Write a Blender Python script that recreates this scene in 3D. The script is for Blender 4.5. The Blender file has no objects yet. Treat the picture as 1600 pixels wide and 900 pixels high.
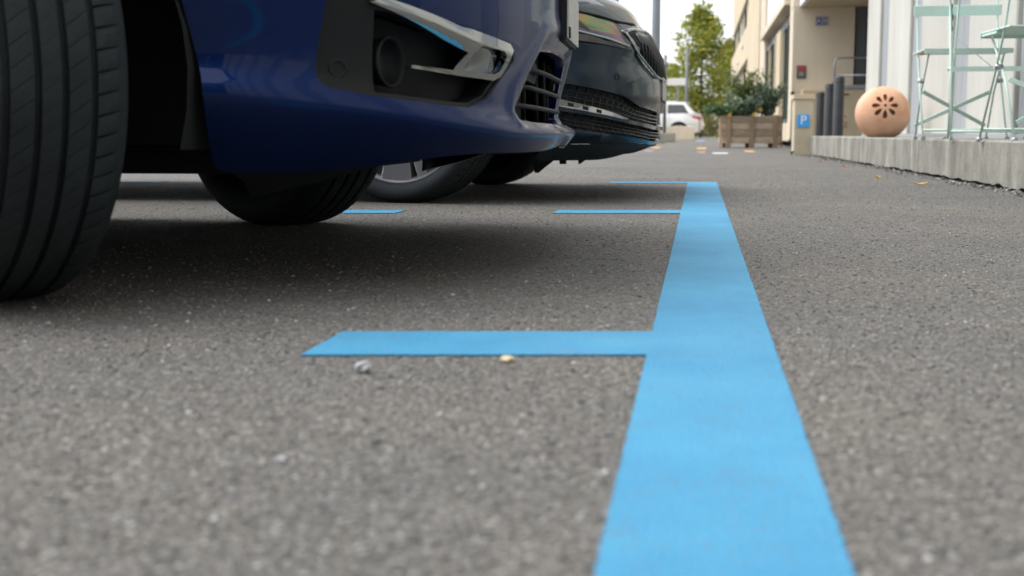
import bpy, bmesh, math, random, bisect
import numpy as np
from mathutils import Vector, Matrix, kdtree
from mathutils.geometry import delaunay_2d_cdt
random.seed(7); rng = np.random.default_rng(7)
PI = math.pi; R = math.radians
scene = bpy.context.scene; COL = scene.collection

# ------------------------------------------------------------------ camera, sky, sun, exposure
FPX, CAM_H = 2000.0, 0.24
PITCH = math.atan(242 / FPX); YAW = math.atan(293 * math.cos(PITCH) / FPX)
cd = bpy.data.cameras.new('camera'); cam = bpy.data.objects.new('camera', cd); COL.objects.link(cam)
cd.sensor_width = 36; cd.lens = 36 * FPX / 1600; cd.clip_start = .02; cd.clip_end = 2000
cam.location = (0, 0, CAM_H); cam.rotation_euler = (PI / 2 - PITCH, 0, YAW)
cd.dof.use_dof = True; cd.dof.focus_distance = 3.1; cd.dof.aperture_fstop = 5.6; cd.dof.aperture_blades = 9
scene.camera = cam

SUN_EL, SUN_AZ = R(60), R(-80)          # azimuth: clockwise from +Y; veiled sun on the left, over the parked cars
w = bpy.data.worlds.new('World'); scene.world = w; w.use_nodes = True
nt = w.node_tree; nt.nodes.clear()
wo = nt.nodes.new('ShaderNodeOutputWorld'); bg = nt.nodes.new('ShaderNodeBackground')
sky = nt.nodes.new('ShaderNodeTexSky'); sky.sky_type = 'NISHITA'; sky.sun_disc = False
sky.sun_elevation = SUN_EL; sky.sun_rotation = SUN_AZ
sky.air_density = 1.0; sky.dust_density = 6.0; sky.ozone_density = 1.0; sky.altitude = 400
hs = nt.nodes.new('ShaderNodeHueSaturation'); hs.inputs['Saturation'].default_value = .22   # an overcast, nearly white sky
mx = nt.nodes.new('ShaderNodeMix'); mx.data_type = 'RGBA'; mx.inputs[0].default_value = .6
mx.inputs[7].default_value = (10.0, 10.4, 10.9, 1)                                           # even cloud layer
nt.links.new(sky.outputs[0], hs.inputs['Color']); nt.links.new(hs.outputs[0], mx.inputs[6])
nt.links.new(mx.outputs[2], bg.inputs['Color']); bg.inputs['Strength'].default_value = .1
nt.links.new(bg.outputs[0], wo.inputs[0])
sl = bpy.data.lights.new('sun', 'SUN'); sun = bpy.data.objects.new('sun', sl); COL.objects.link(sun)
sl.energy = 1.1; sl.angle = R(40); sl.color = (1, .97, .93)
sd = Vector((math.sin(SUN_AZ) * math.cos(SUN_EL), math.cos(SUN_AZ) * math.cos(SUN_EL), math.sin(SUN_EL)))
sun.rotation_euler = sd.to_track_quat('Z', 'Y').to_euler()
vs = scene.view_settings; vs.view_transform = 'Standard'; vs.look = 'None'; vs.gamma = 1; vs.exposure = 1.2
scene.render.engine = 'CYCLES'; scene.cycles.max_bounces = 8; scene.cycles.use_denoising = True

# ------------------------------------------------------------------ materials
MATS = {}
def mat(name, col, rough=.6, metal=0, coat=0, var=0, vscale=8, bump=0, bscale=40, spec=.5, col2=None, stretch=None, coat_rough=.03, grime=0, detail=5, rnd=0):
    """Principled, with noise colour variation and fine relief."""
    if name in MATS: return MATS[name]
    m = bpy.data.materials.new(name); m.use_nodes = True; MATS[name] = m
    n = m.node_tree.nodes; l = m.node_tree.links; b = n['Principled BSDF']
    b.inputs['Base Color'].default_value = (*col, 1); b.inputs['Roughness'].default_value = rough
    b.inputs['Metallic'].default_value = metal; b.inputs['Coat Weight'].default_value = coat
    b.inputs['Coat Roughness'].default_value = coat_rough; b.inputs['Specular IOR Level'].default_value = spec
    tc = n.new('ShaderNodeTexCoord'); src = tc.outputs['Object']
    if stretch:
        mp = n.new('ShaderNodeMapping'); mp.inputs['Scale'].default_value = stretch; l.new(src, mp.inputs[0]); src = mp.outputs[0]
    if var or col2:
        nz = n.new('ShaderNodeTexNoise'); nz.inputs['Scale'].default_value = vscale; nz.inputs['Detail'].default_value = detail; nz.inputs['Roughness'].default_value = .65
        l.new(src, nz.inputs['Vector'])
        rp = n.new('ShaderNodeValToRGB'); rp.color_ramp.elements[0].position = .32; rp.color_ramp.elements[1].position = .68
        c2 = col2 if col2 else tuple(min(1, c * (1 + var)) for c in col); c1 = col if col2 else tuple(c * (1 - var) for c in col)
        rp.color_ramp.elements[0].color = (*c1, 1); rp.color_ramp.elements[1].color = (*c2, 1)
        l.new(nz.outputs['Fac'], rp.inputs[0]); l.new(rp.outputs[0], b.inputs['Base Color'])
    if rnd:       # each piece a little lighter or darker than its neighbours
        oi = n.new('ShaderNodeObjectInfo'); mr0 = n.new('ShaderNodeMapRange'); mr0.inputs[3].default_value = 1 - rnd; mr0.inputs[4].default_value = 1 + rnd; l.new(oi.outputs['Random'], mr0.inputs[0])
        vm = n.new('ShaderNodeVectorMath'); vm.operation = 'SCALE'; l.new(mr0.outputs[0], vm.inputs['Scale'])
        if b.inputs['Base Color'].links: l.new(b.inputs['Base Color'].links[0].from_socket, vm.inputs[0])
        else: vm.inputs[0].default_value = col
        l.new(vm.outputs[0], b.inputs['Base Color'])
    if grime:
        g = n.new('ShaderNodeTexNoise'); g.inputs['Scale'].default_value = 18; g.inputs['Detail'].default_value = 8; l.new(tc.outputs['Object'], g.inputs['Vector'])
        mr = n.new('ShaderNodeMapRange'); mr.inputs[1].default_value = .35; mr.inputs[2].default_value = .75; mr.inputs[3].default_value = rough; mr.inputs[4].default_value = min(1, rough + grime)
        l.new(g.outputs['Fac'], mr.inputs[0]); l.new(mr.outputs[0], b.inputs['Roughness'])
    if bump:
        nb = n.new('ShaderNodeTexNoise'); nb.inputs['Scale'].default_value = bscale; nb.inputs['Detail'].default_value = 6; l.new(src, nb.inputs['Vector'])
        bp = n.new('ShaderNodeBump'); bp.inputs['Strength'].default_value = bump; bp.inputs['Distance'].default_value = .004
        l.new(nb.outputs['Fac'], bp.inputs['Height']); l.new(bp.outputs[0], b.inputs['Normal'])
    return m

def asphalt_mat():
    m = bpy.data.materials.new('asphalt'); m.use_nodes = True
    n = m.node_tree.nodes; l = m.node_tree.links; b = n['Principled BSDF']
    tc = n.new('ShaderNodeTexCoord'); src = tc.outputs['Object']
    wn = n.new('ShaderNodeTexNoise'); wn.inputs['Scale'].default_value = 60; l.new(src, wn.inputs['Vector'])
    wv = n.new('ShaderNodeVectorMath'); wv.operation = 'SCALE'; wv.inputs[3].default_value = .006; l.new(wn.outputs['Color'], wv.inputs[0])
    wa = n.new('ShaderNodeVectorMath'); wa.operation = 'ADD'; l.new(src, wa.inputs[0]); l.new(wv.outputs[0], wa.inputs[1])
    def vor(scale, feat='F1'):
        v = n.new('ShaderNodeTexVoronoi'); v.inputs['Scale'].default_value = scale; v.feature = feat; l.new(wa.outputs[0], v.inputs['Vector']); return v
    v1 = vor(270); v2 = vor(640)
    def ramp(stops, s):
        r = n.new('ShaderNodeValToRGB'); e = r.color_ramp.elements
        e[0].position, e[0].color = stops[0][0], (*stops[0][1], 1); e[1].position, e[1].color = stops[-1][0], (*stops[-1][1], 1)
        for p, c in stops[1:-1]:
            x = e.new(p); x.color = (*c, 1)
        l.new(s, r.inputs[0]); return r
    sep1 = n.new('ShaderNodeSeparateColor'); l.new(v1.outputs['Color'], sep1.inputs[0])
    sep2 = n.new('ShaderNodeSeparateColor'); l.new(v2.outputs['Color'], sep2.inputs[0])
    r1 = ramp([(0, (.045, .046, .05)), (.28, (.118, .116, .111)), (.58, (.19, .184, .171)), (.78, (.265, .24, .20)), (.92, (.35, .345, .335)), (.98, (.52, .52, .53)), (1, (.82, .83, .85))], sep1.outputs[0])
    r2 = ramp([(0, (.04, .04, .043)), (.45, (.145, .142, .135)), (.85, (.265, .258, .245)), (1, (.55, .54, .53))], sep2.outputs[0])
    mxa = n.new('ShaderNodeMix'); mxa.data_type = 'RGBA'; mxa.inputs[0].default_value = .45; l.new(r1.outputs[0], mxa.inputs[6]); l.new(r2.outputs[0], mxa.inputs[7])
    # bitumen between the stones
    gr = ramp([(.0, (1, 1, 1)), (.55, (.86, .85, .84)), (.85, (.42, .41, .40))], v1.outputs['Distance'])
    sc = n.new('ShaderNodeMath'); sc.operation = 'MULTIPLY'; sc.inputs[1].default_value = 1.0; l.new(v1.outputs['Distance'], sc.inputs[0]); l.new(sc.outputs[0], gr.inputs[0])
    mu = n.new('ShaderNodeMix'); mu.data_type = 'RGBA'; mu.blend_type = 'MULTIPLY'; mu.inputs[0].default_value = 1; l.new(mxa.outputs[2], mu.inputs[6]); l.new(gr.outputs[0], mu.inputs[7])
    # large worn patches; the bluish dark and warm tints also imitate uneven light
    pn = n.new('ShaderNodeTexNoise'); pn.inputs['Scale'].default_value = 1.3; pn.inputs['Detail'].default_value = 7; pn.inputs['Roughness'].default_value = .6; l.new(src, pn.inputs['Vector'])
    pr = ramp([(.25, (.72, .74, .78)), (.42, (.90, .90, .90)), (.55, (1.02, .99, .95)), (.75, (1.22, 1.16, 1.06))], pn.outputs['Fac'])
    mu2 = n.new('ShaderNodeMix'); mu2.data_type = 'RGBA'; mu2.blend_type = 'MULTIPLY'; mu2.inputs[0].default_value = 1; l.new(mu.outputs[2], mu2.inputs[6]); l.new(pr.outputs[0], mu2.inputs[7])
    l.new(mu2.outputs[2], b.inputs['Base Color']); b.inputs['Roughness'].default_value = .82; b.inputs['Specular IOR Level'].default_value = .35
    # relief
    iv = n.new('ShaderNodeMath'); iv.operation = 'SUBTRACT'; iv.inputs[0].default_value = 1; l.new(v1.outputs['Distance'], iv.inputs[1])
    ad = n.new('ShaderNodeMath'); ad.operation = 'ADD'; l.new(iv.outputs[0], ad.inputs[0])
    hv = n.new('ShaderNodeMath'); hv.operation = 'MULTIPLY'; hv.inputs[1].default_value = .6; l.new(sep1.outputs[1], hv.inputs[0]); l.new(hv.outputs[0], ad.inputs[1])
    ad2 = n.new('ShaderNodeMath'); ad2.operation = 'SUBTRACT'; l.new(ad.outputs[0], ad2.inputs[0])
    h2 = n.new('ShaderNodeMath'); h2.operation = 'MULTIPLY'; h2.inputs[1].default_value = .4; l.new(v2.outputs['Distance'], h2.inputs[0]); l.new(h2.outputs[0], ad2.inputs[1])
    bp = n.new('ShaderNodeBump'); bp.inputs['Strength'].default_value = .9; bp.inputs['Distance'].default_value = .0036; l.new(ad2.outputs[0], bp.inputs['Height']); l.new(bp.outputs[0], b.inputs['Normal'])
    return m

def island_mat(name, stops, rough=.8, trans=0):
    """colour picked per loose piece"""
    m = bpy.data.materials.new(name); m.use_nodes = True; n = m.node_tree.nodes; l = m.node_tree.links; b = n['Principled BSDF']
    g = n.new('ShaderNodeNewGeometry'); r = n.new('ShaderNodeValToRGB'); e = r.color_ramp.elements
    e[0].position, e[0].color = stops[0][0], (*stops[0][1], 1); e[1].position, e[1].color = stops[-1][0], (*stops[-1][1], 1)
    for p, c in stops[1:-1]:
        x = e.new(p); x.color = (*c, 1)
    l.new(g.outputs['Random Per Island'], r.inputs[0]); l.new(r.outputs[0], b.inputs['Base Color']); b.inputs['Roughness'].default_value = rough
    if trans:
        out = n['Material Output']; t = n.new('ShaderNodeBsdfTranslucent'); l.new(r.outputs[0], t.inputs[0]); ms = n.new('ShaderNodeMixShader'); ms.inputs[0].default_value = trans
        l.new(b.outputs[0], ms.inputs[1]); l.new(t.outputs[0], ms.inputs[2]); l.new(ms.outputs[0], out.inputs[0])
    MATS[name] = m; return m

M_ASPH = asphalt_mat()
def road_paint():
    m = bpy.data.materials.new('blue_road_paint'); m.use_nodes = True; n = m.node_tree.nodes; l = m.node_tree.links; b = n['Principled BSDF']; tc = n.new('ShaderNodeTexCoord'); src = tc.outputs['Object']
    def noise(sc, det, ro=.6):
        z = n.new('ShaderNodeTexNoise'); z.inputs['Scale'].default_value = sc; z.inputs['Detail'].default_value = det; z.inputs['Roughness'].default_value = ro; l.new(src, z.inputs['Vector']); return z.outputs['Fac']
    def ramp(s, p0, c0, p1, c1):
        r = n.new('ShaderNodeValToRGB'); e = r.color_ramp.elements; e[0].position, e[0].color, e[1].position, e[1].color = p0, (*c0, 1), p1, (*c1, 1); l.new(s, r.inputs[0]); return r.outputs[0]
    def mix(f, a, c, mode='MIX'):
        x = n.new('ShaderNodeMix'); x.data_type = 'RGBA'; x.blend_type = mode
        if isinstance(f, float): x.inputs[0].default_value = f
        else: l.new(f, x.inputs[0])
        l.new(a, x.inputs[6])
        if isinstance(c, tuple): x.inputs[7].default_value = (*c, 1)
        else: l.new(c, x.inputs[7])
        return x.outputs[2]
    base = ramp(noise(3.2, 9, .68), .3, (.037, .222, .405), .7, (.066, .305, .485))
    v = n.new('ShaderNodeTexVoronoi'); v.inputs['Scale'].default_value = 270; l.new(src, v.inputs['Vector']); sp = n.new('ShaderNodeSeparateColor'); l.new(v.outputs['Color'], sp.inputs[0])
    wear = ramp(noise(9, 9, .75), .47, (.06, .06, .06), .70, (1, 1, 1)); spk = ramp(sp.outputs[0], .78, (0, 0, 0), .95, (.9, .9, .9))
    c = mix(mix(1.0, spk, wear, 'MULTIPLY'), base, (.13, .15, .16))
    dirt = ramp(noise(1.1, 7, .6), .42, (1, 1, 1), .72, (.80, .83, .86)); c = mix(1.0, c, dirt, 'MULTIPLY')
    l.new(c, b.inputs['Base Color']); b.inputs['Roughness'].default_value = .68; b.inputs['Specular IOR Level'].default_value = .35
    iv = n.new('ShaderNodeMath'); iv.operation = 'MULTIPLY_ADD'; iv.inputs[1].default_value = -1; l.new(v.outputs['Distance'], iv.inputs[0]); l.new(sp.outputs[1], iv.inputs[2])
    bp = n.new('ShaderNodeBump'); bp.inputs['Strength'].default_value = .6; bp.inputs['Distance'].default_value = .0024; l.new(iv.outputs[0], bp.inputs['Height']); l.new(bp.outputs[0], b.inputs['Normal'])
    return m
M_LINE = road_paint()
M_BLUE = mat('dark_blue_car_paint', (.001, .0155, .088), .40, .7, .48, spec=.05)
M_TEAL = mat('dark_teal_car_paint', (.004, .017, .028), .42, .6, .6, spec=.05, coat_rough=.05)
M_WHITE = mat('white_car_paint', (.78, .79, .80), .35, 0, .8)
M_PLASTIC = mat('black_textured_plastic', (.006, .0068, .0075), .55, spec=.35, bump=.25, bscale=500)
M_GLOSSBLK = mat('gloss_black_trim', (.008, .008, .009), .12, 0, .6)
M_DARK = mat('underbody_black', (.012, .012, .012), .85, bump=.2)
M_RUBBER = mat('tyre_rubber', (.026, .031, .034), .72, spec=.22, var=.25, vscale=9, bump=.15, bscale=250)
M_GROOVE = mat('tyre_groove_rubber', (.006, .006, .006), .8)
M_CHROME = mat('chrome_trim', (.44, .46, .46), .06, 1.0)
M_ALLOY = mat('silver_alloy', (.62, .63, .64), .28, .9)
M_ALLOYD = mat('dark_alloy', (.10, .10, .105), .35, .8)
M_GLASS = mat('dark_car_glass', (.012, .014, .015), .06, 0, 1.0)
M_LENS = mat('lamp_lens', (.05, .055, .06), .08, .2, 1.0)
M_PLATE = mat('number_plate', (.55, .54, .50), .5, var=.12, vscale=60)
M_CONC = mat('grey_concrete', (.30, .29, .255), .85, var=.2, vscale=3.5, bump=.5, bscale=60)
def ledge_mat():
    m = mat('weathered_concrete', (.13, .124, .105), .9, col2=(.37, .36, .32), vscale=1.5, stretch=(1.3, 2.2, .35), rnd=.07, bump=.35, bscale=50, detail=9)
    n = m.node_tree.nodes; l = m.node_tree.links; b = n['Principled BSDF']; src = b.inputs['Base Color'].links[0].from_socket; tc = n.new('ShaderNodeTexCoord')
    def layer(scale, det, p0, c0, p1, c1):
        z = n.new('ShaderNodeTexNoise'); z.inputs['Scale'].default_value = scale; z.inputs['Detail'].default_value = det; z.inputs['Roughness'].default_value = .7; l.new(tc.outputs['Object'], z.inputs['Vector'])
        r = n.new('ShaderNodeValToRGB'); e = r.color_ramp.elements; e[0].position, e[0].color, e[1].position, e[1].color = p0, (*c0, 1), p1, (*c1, 1); l.new(z.outputs['Fac'], r.inputs[0]); return r.outputs[0]
    for o in (layer(5, 8, .35, (.72, .71, .68), .6, (1.1, 1.1, 1.08)), layer(55, 4, .33, (.55, .54, .5), .45, (1, 1, 1))):
        x = n.new('ShaderNodeMix'); x.data_type = 'RGBA'; x.blend_type = 'MULTIPLY'; x.inputs[0].default_value = 1; l.new(src, x.inputs[6]); l.new(o, x.inputs[7]); src = x.outputs[2]
    l.new(src, b.inputs['Base Color']); return m
M_LEDGE = ledge_mat()
M_PANEL = mat('pale_concrete', (.42, .41, .37), .85, col2=(.55, .54, .495), vscale=1.4, stretch=(1, 1, .35), rnd=.06, bump=.25, bscale=40, detail=8)
M_STRIP = mat('grey_render', (.255, .27, .285), .8, col2=(.34, .355, .37), vscale=2, stretch=(1, 3, .3), bump=.2, detail=8)
M_BEIGE = mat('beige_render', (.57, .475, .335), .9, var=.13, vscale=1.3, stretch=(1.5, 1, .45), bump=.15, bscale=60, detail=8)
M_BEIGE2 = mat('pale_beige_render', (.66, .57, .445), .9, var=.10, vscale=1.3, stretch=(1.5, 1, .45), bump=.15, detail=8)
M_WPANEL = mat('white_panel', (.80, .81, .83), .45, var=.03, vscale=1)
M_FRAME = mat('dark_window_frame', (.07, .065, .055), .5)
M_WGLASS = mat('window_glass', (.06, .065, .06), .05, 0, 1.0)
M_CURTAIN = mat('cream_blind', (.62, .54, .37), .85, var=.08, vscale=4)
M_STEEL = mat('grey_painted_steel', (.13, .145, .16), .45, .2, var=.1, vscale=5)
M_BOLL = mat('anthracite_bollard', (.052, .056, .060), .5, .2, var=.15, vscale=7)
M_GALV = mat('galvanised_tube', (.42, .44, .46), .4, .7)
M_TERRA = mat('terracotta', (.58, .29, .155), .8, col2=(.72, .47, .34), vscale=4.5, bump=.25, bscale=90)
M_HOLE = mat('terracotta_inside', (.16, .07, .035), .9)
M_MINT = mat('mint_painted_steel', (.52, .68, .61), .45, var=.06, vscale=10)
M_RUST = mat('rusty_steel', (.22, .10, .035), .8, var=.4, vscale=40)
M_WOOD = mat('weathered_plank', (.24, .18, .12), .85, col2=(.52, .42, .31), rnd=.25, vscale=5, stretch=(1, 6, 9), bump=.5, bscale=30, detail=8)
M_WOODP = mat('weathered_post', (.22, .145, .09), .85, col2=(.40, .29, .19), rnd=.2, vscale=5, stretch=(8, 6, 1), bump=.5, bscale=30)
M_SIGNB = mat('blue_sign_enamel', (.03, .34, .80), .4, var=.04)
M_SIGND = mat('dark_blue_enamel', (.035, .045, .20), .35)
M_SIGNW = mat('white_sign_paint', (.80, .80, .80), .5)
M_SIGNG = mat('grey_notice_plate', (.085, .085, .085), .5)
M_RED = mat('red_paint', (.55, .03, .04), .5)
M_GRAF = mat('faded_red_paint', (.42, .10, .08), .8)
M_GREEN = mat('dark_green_paint', (.04, .09, .06), .7)
M_ORANGE = mat('orange_marking', (.50, .31, .10), .8, var=.1, vscale=20)
M_WMARK = mat('white_marking', (.62, .63, .68), .8, var=.1, vscale=20)
M_PINK = mat('faded_pink_marking', (.36, .27, .235), .85, var=.1, vscale=20)
M_TAIL = mat('red_tail_lamp', (.55, .01, .03), .15, 0, 1.0)
M_BARK = mat('bark', (.09, .07, .05), .9, var=.3, vscale=12, bump=.8, bscale=30)
M_LAWN = mat('grass', (.12, .24, .02), .9, var=.25, vscale=9)
M_SOIL = mat('soil', (.05, .035, .025), .95, var=.3, vscale=20, bump=.8)
M_STONEW = mat('white_pebble', (.40, .41, .43), .7, var=.12, vscale=80, bump=.3)
M_STONEY = mat('cream_pebble', (.50, .41, .27), .7, var=.12, vscale=80, bump=.3)
M_LEAFY = mat('yellow_dead_leaf', (.62, .40, .05), .7, var=.2, vscale=60)
M_LEAFO = mat('orange_dead_leaf', (.50, .17, .05), .7, var=.2, vscale=60)

# ------------------------------------------------------------------ mesh helpers
def tag(o, label=None, cat=None, group=None, kind=None):
    if label: o['label'] = label
    if cat: o['category'] = cat
    if group: o['group'] = group
    if kind: o['kind'] = kind
    return o
def empty(name, loc, rz=0, label=None, cat=None, group=None):
    o = bpy.data.objects.new(name, None); COL.objects.link(o); o.location = loc; o.rotation_euler = (0, 0, rz); o.empty_display_size = .1
    return tag(o, label, cat, group)
def link(name, me, m, parent=None, loc=None):
    o = bpy.data.objects.new(name, me); COL.objects.link(o)
    if m is not None and not me.materials: me.materials.append(m)
    if parent: o.parent = parent
    if loc: o.location = loc
    return o
class MB:
    def __init__(s): s.v = []; s.f = []; s.sm = []
    def add(s, vs, fs, smooth=False, T=None):
        o = len(s.v); s.v += [tuple(T @ Vector(v)) if T else tuple(v) for v in vs]; s.f += [tuple(i + o for i in f) for f in fs]; s.sm += [smooth] * len(fs); return s
    def box(s, a, b, T=None):
        x0, y0, z0 = a; x1, y1, z1 = b
        return s.add([(x0, y0, z0), (x1, y0, z0), (x1, y1, z0), (x0, y1, z0), (x0, y0, z1), (x1, y0, z1), (x1, y1, z1), (x0, y1, z1)],
                     [(0, 3, 2, 1), (4, 5, 6, 7), (0, 1, 5, 4), (1, 2, 6, 5), (2, 3, 7, 6), (3, 0, 4, 7)], False, T)
    def prism(s, poly, z0, z1, T=None):
        n = len(poly)
        return s.add([(x, y, z0) for x, y in poly] + [(x, y, z1) for x, y in poly], [tuple(range(n))[::-1], tuple(range(n, 2 * n))] + [(i, (i + 1) % n, (i + 1) % n + n, i + n) for i in range(n)], False, T)
    def tube(s, path, r, n=10, caps=True, smooth=True, flat=None):
        P = [Vector(p) for p in path]; rs = r if isinstance(r, (list, tuple)) else [r] * len(P)
        vs = []; up = None
        for i, p in enumerate(P):
            t = (P[min(i + 1, len(P) - 1)] - P[max(i - 1, 0)]).normalized()
            if up is None: up = Vector((0, 0, 1)) if abs(t.z) < .9 else Vector((1, 0, 0))
            x = t.cross(up); x = x.normalized() if x.length > 1e-6 else t.orthogonal().normalized(); y = x.cross(t).normalized(); up = y
            for k in range(n):
                a = 2 * PI * k / n; vs.append(p + rs[i] * (math.cos(a) * x + math.sin(a) * y * (flat or 1)))
        fs = [(i * n + k, i * n + (k + 1) % n, (i + 1) * n + (k + 1) % n, (i + 1) * n + k) for i in range(len(P) - 1) for k in range(n)]
        s.add(vs, fs, smooth)
        if caps: o = len(s.v) - len(vs); s.f += [tuple(o + k for k in range(n))[::-1], tuple(o + (len(P) - 1) * n + k for k in range(n))]; s.sm += [False, False]
        return s
    def lathe(s, prof, n=32, axis='z', T=None, smooth=True):
        """prof: (radius, height) pairs"""
        vs = []
        for r, h in prof:
            for k in range(n):
                a = 2 * PI * k / n
                vs.append((r * math.cos(a), r * math.sin(a), h) if axis == 'z' else (r * math.cos(a), h, r * math.sin(a)))
        m = len(prof)
        return s.add(vs, [(i * n + k, i * n + (k + 1) % n, (i + 1) * n + (k + 1) % n, (i + 1) * n + k) for i in range(m - 1) for k in range(n)], smooth, T)
    def build(s, name, m, parent=None, bevel=0, loc=None, seg=2, recalc=True):
        me = bpy.data.meshes.new(name); me.from_pydata(s.v, [], s.f); me.polygons.foreach_set('use_smooth', s.sm)
        if recalc or bevel:
            bm = bmesh.new(); bm.from_mesh(me)
            if recalc: bmesh.ops.recalc_face_normals(bm, faces=bm.faces)
            if bevel: bmesh.ops.bevel(bm, geom=[e for e in bm.edges if len(e.link_faces) == 2 and e.calc_face_angle(0) > .6], offset=bevel, segments=seg, profile=.7, affect='EDGES', clamp_overlap=True)
            bm.to_mesh(me); bm.free()
        return link(name, me, m, parent, loc)
def sstep(a, b, x):
    t = min(1, max(0, (x - a) / (b - a))); return t * t * (3 - 2 * t)
def lerp(a, b, t): return a + (b - a) * t
def inside(p, poly):
    x, y = p; c = False; j = len(poly) - 1
    for i in range(len(poly)):
        xi, yi = poly[i]; xj, yj = poly[j]
        if (yi > y) != (yj > y) and x < (xj - xi) * (y - yi) / (yj - yi) + xi: c = not c
        j = i
    return c
def dens(poly, res):
    out = []
    for i, p in enumerate(poly):
        q = poly[(i + 1) % len(poly)]; k = max(1, int(math.ceil(math.dist(p, q) / res)))
        out += [(lerp(p[0], q[0], j / k), lerp(p[1], q[1], j / k)) for j in range(k)]
    return out
def roundp(poly, r, n=4):
    """round the corners of a polygon"""
    out = []; L = len(poly)
    for i in range(L):
        p0, p, p1 = Vector(poly[i - 1]), Vector(poly[i]), Vector(poly[(i + 1) % L])
        d0, d1 = (p0 - p), (p1 - p); k = min(r, d0.length * .45, d1.length * .45)
        a, b = p + d0.normalized() * k, p + d1.normalized() * k
        for j in range(n + 1):
            t = j / n; out.append(tuple((1 - t) ** 2 * a + 2 * t * (1 - t) * p + t * t * b))
    return out
def panel(name, S, outer, holes, res, m, parent, depth=.012, rims=True, hole_depth=None, lines=()):
    """A curved sheet S(a, z, d) over a polygon in (a, z), with holes, returned edges and exact smooth normals."""
    loops = [dens(outer, res)] + [dens(h, res) for h in holes]
    pts = []; edges = []
    for lp in loops:
        o = len(pts); pts += lp; edges += [(o + i, o + (i + 1) % len(lp)) for i in range(len(lp))]
    for ln in lines:
        o = len(pts); pts += ln; edges += [(o + i, o + i + 1) for i in range(len(ln) - 1)]
    kd = kdtree.KDTree(len(pts)); [kd.insert((p[0], p[1], 0), i) for i, p in enumerate(pts)]; kd.balance()
    xs = [p[0] for p in loops[0]]; ys = [p[1] for p in loops[0]]; nb = len(pts)
    y = min(ys) + res * .5; row = 0
    while y < max(ys):
        x = min(xs) + res * (.5 if row % 2 else .0)
        while x < max(xs):
            if kd.find((x, y, 0))[2] > res * .55 and inside((x, y), loops[0]) and not any(inside((x, y), h) for h in loops[1:]): pts.append((x, y))
            x += res
        y += res; row += 1
    v2, e2, f2, ov, oe, of = delaunay_2d_cdt([Vector(p) for p in pts], edges, [], 0, 1e-7)
    verts = []; nor = []; e = 1e-3
    for p in v2:
        a, z = p; P = Vector(S(a, z, 0)); n = (Vector(S(a + e, z, 0)) - Vector(S(a - e, z, 0))).cross(Vector(S(a, z + e, 0)) - Vector(S(a, z - e, 0)))
        D = Vector(S(a, z, .001)) - P
        n = n.normalized() if n.length > 1e-12 else D.normalized()
        if n.dot(D) < 0: n = -n
        verts.append(P); nor.append(n)
    faces = []
    for f in f2:
        c = (sum(v2[i][0] for i in f) / 3, sum(v2[i][1] for i in f) / 3)
        if not inside(c, loops[0]) or any(inside(c, h) for h in loops[1:]): continue
        fn = (verts[f[1]] - verts[f[0]]).cross(verts[f[2]] - verts[f[0]]); an = nor[f[0]] + nor[f[1]] + nor[f[2]]
        faces.append(tuple(f) if fn.dot(an) >= 0 else tuple(f[::-1]))
    if rims:
        for li, lp in enumerate(loops):
            dd = depth if li == 0 else (hole_depth or depth); n = len(lp); o = len(verts)
            cen = Vector((sum(p[0] for p in lp) / n, sum(p[1] for p in lp) / n)); top = [Vector(S(*p, 0)) for p in lp]; bot = [Vector(S(*p, -dd)) for p in lp]
            ccw = sum(lp[i][0] * lp[(i + 1) % n][1] - lp[(i + 1) % n][0] * lp[i][1] for i in range(n)) > 0
            for i in range(n):
                k = (i + 1) % n; q = [top[i], top[k], bot[k], bot[i]]
                fn = (q[1] - q[0]).cross(q[3] - q[0])
                fn = fn.normalized() if fn.length > 1e-12 else Vector((0, 0, 1))
                b = len(verts); verts += q; nor += [fn] * 4; faces.append((b, b + 1, b + 2, b + 3))
    me = bpy.data.meshes.new(name); me.from_pydata([tuple(v) for v in verts], [], faces)
    me.polygons.foreach_set('use_smooth', [True] * len(faces)); me.normals_split_custom_set_from_vertices([tuple(x) for x in nor])
    return link(name, me, m, parent)
def text_obj(name, s, size, m, T, parent=None, depth=.002, xs=1):
    cu = bpy.data.curves.new(name, 'FONT'); cu.body = s; cu.size = size; cu.extrude = depth; cu.align_x = 'CENTER'; cu.align_y = 'CENTER'
    tmp = bpy.data.objects.new(name + '_tmp', cu); COL.objects.link(tmp)
    dg = bpy.context.evaluated_depsgraph_get(); me = bpy.data.meshes.new_from_object(tmp.evaluated_get(dg)); bpy.data.objects.remove(tmp)
    me.transform(T @ Matrix.Diagonal((xs, 1, 1, 1))); me.materials.clear(); return link(name, me, m, parent)
def TR(loc, rx=0, ry=0, rz=0): return Matrix.Translation(loc) @ Matrix.Rotation(rz, 4, 'Z') @ Matrix.Rotation(ry, 4, 'Y') @ Matrix.Rotation(rx, 4, 'X')

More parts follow.
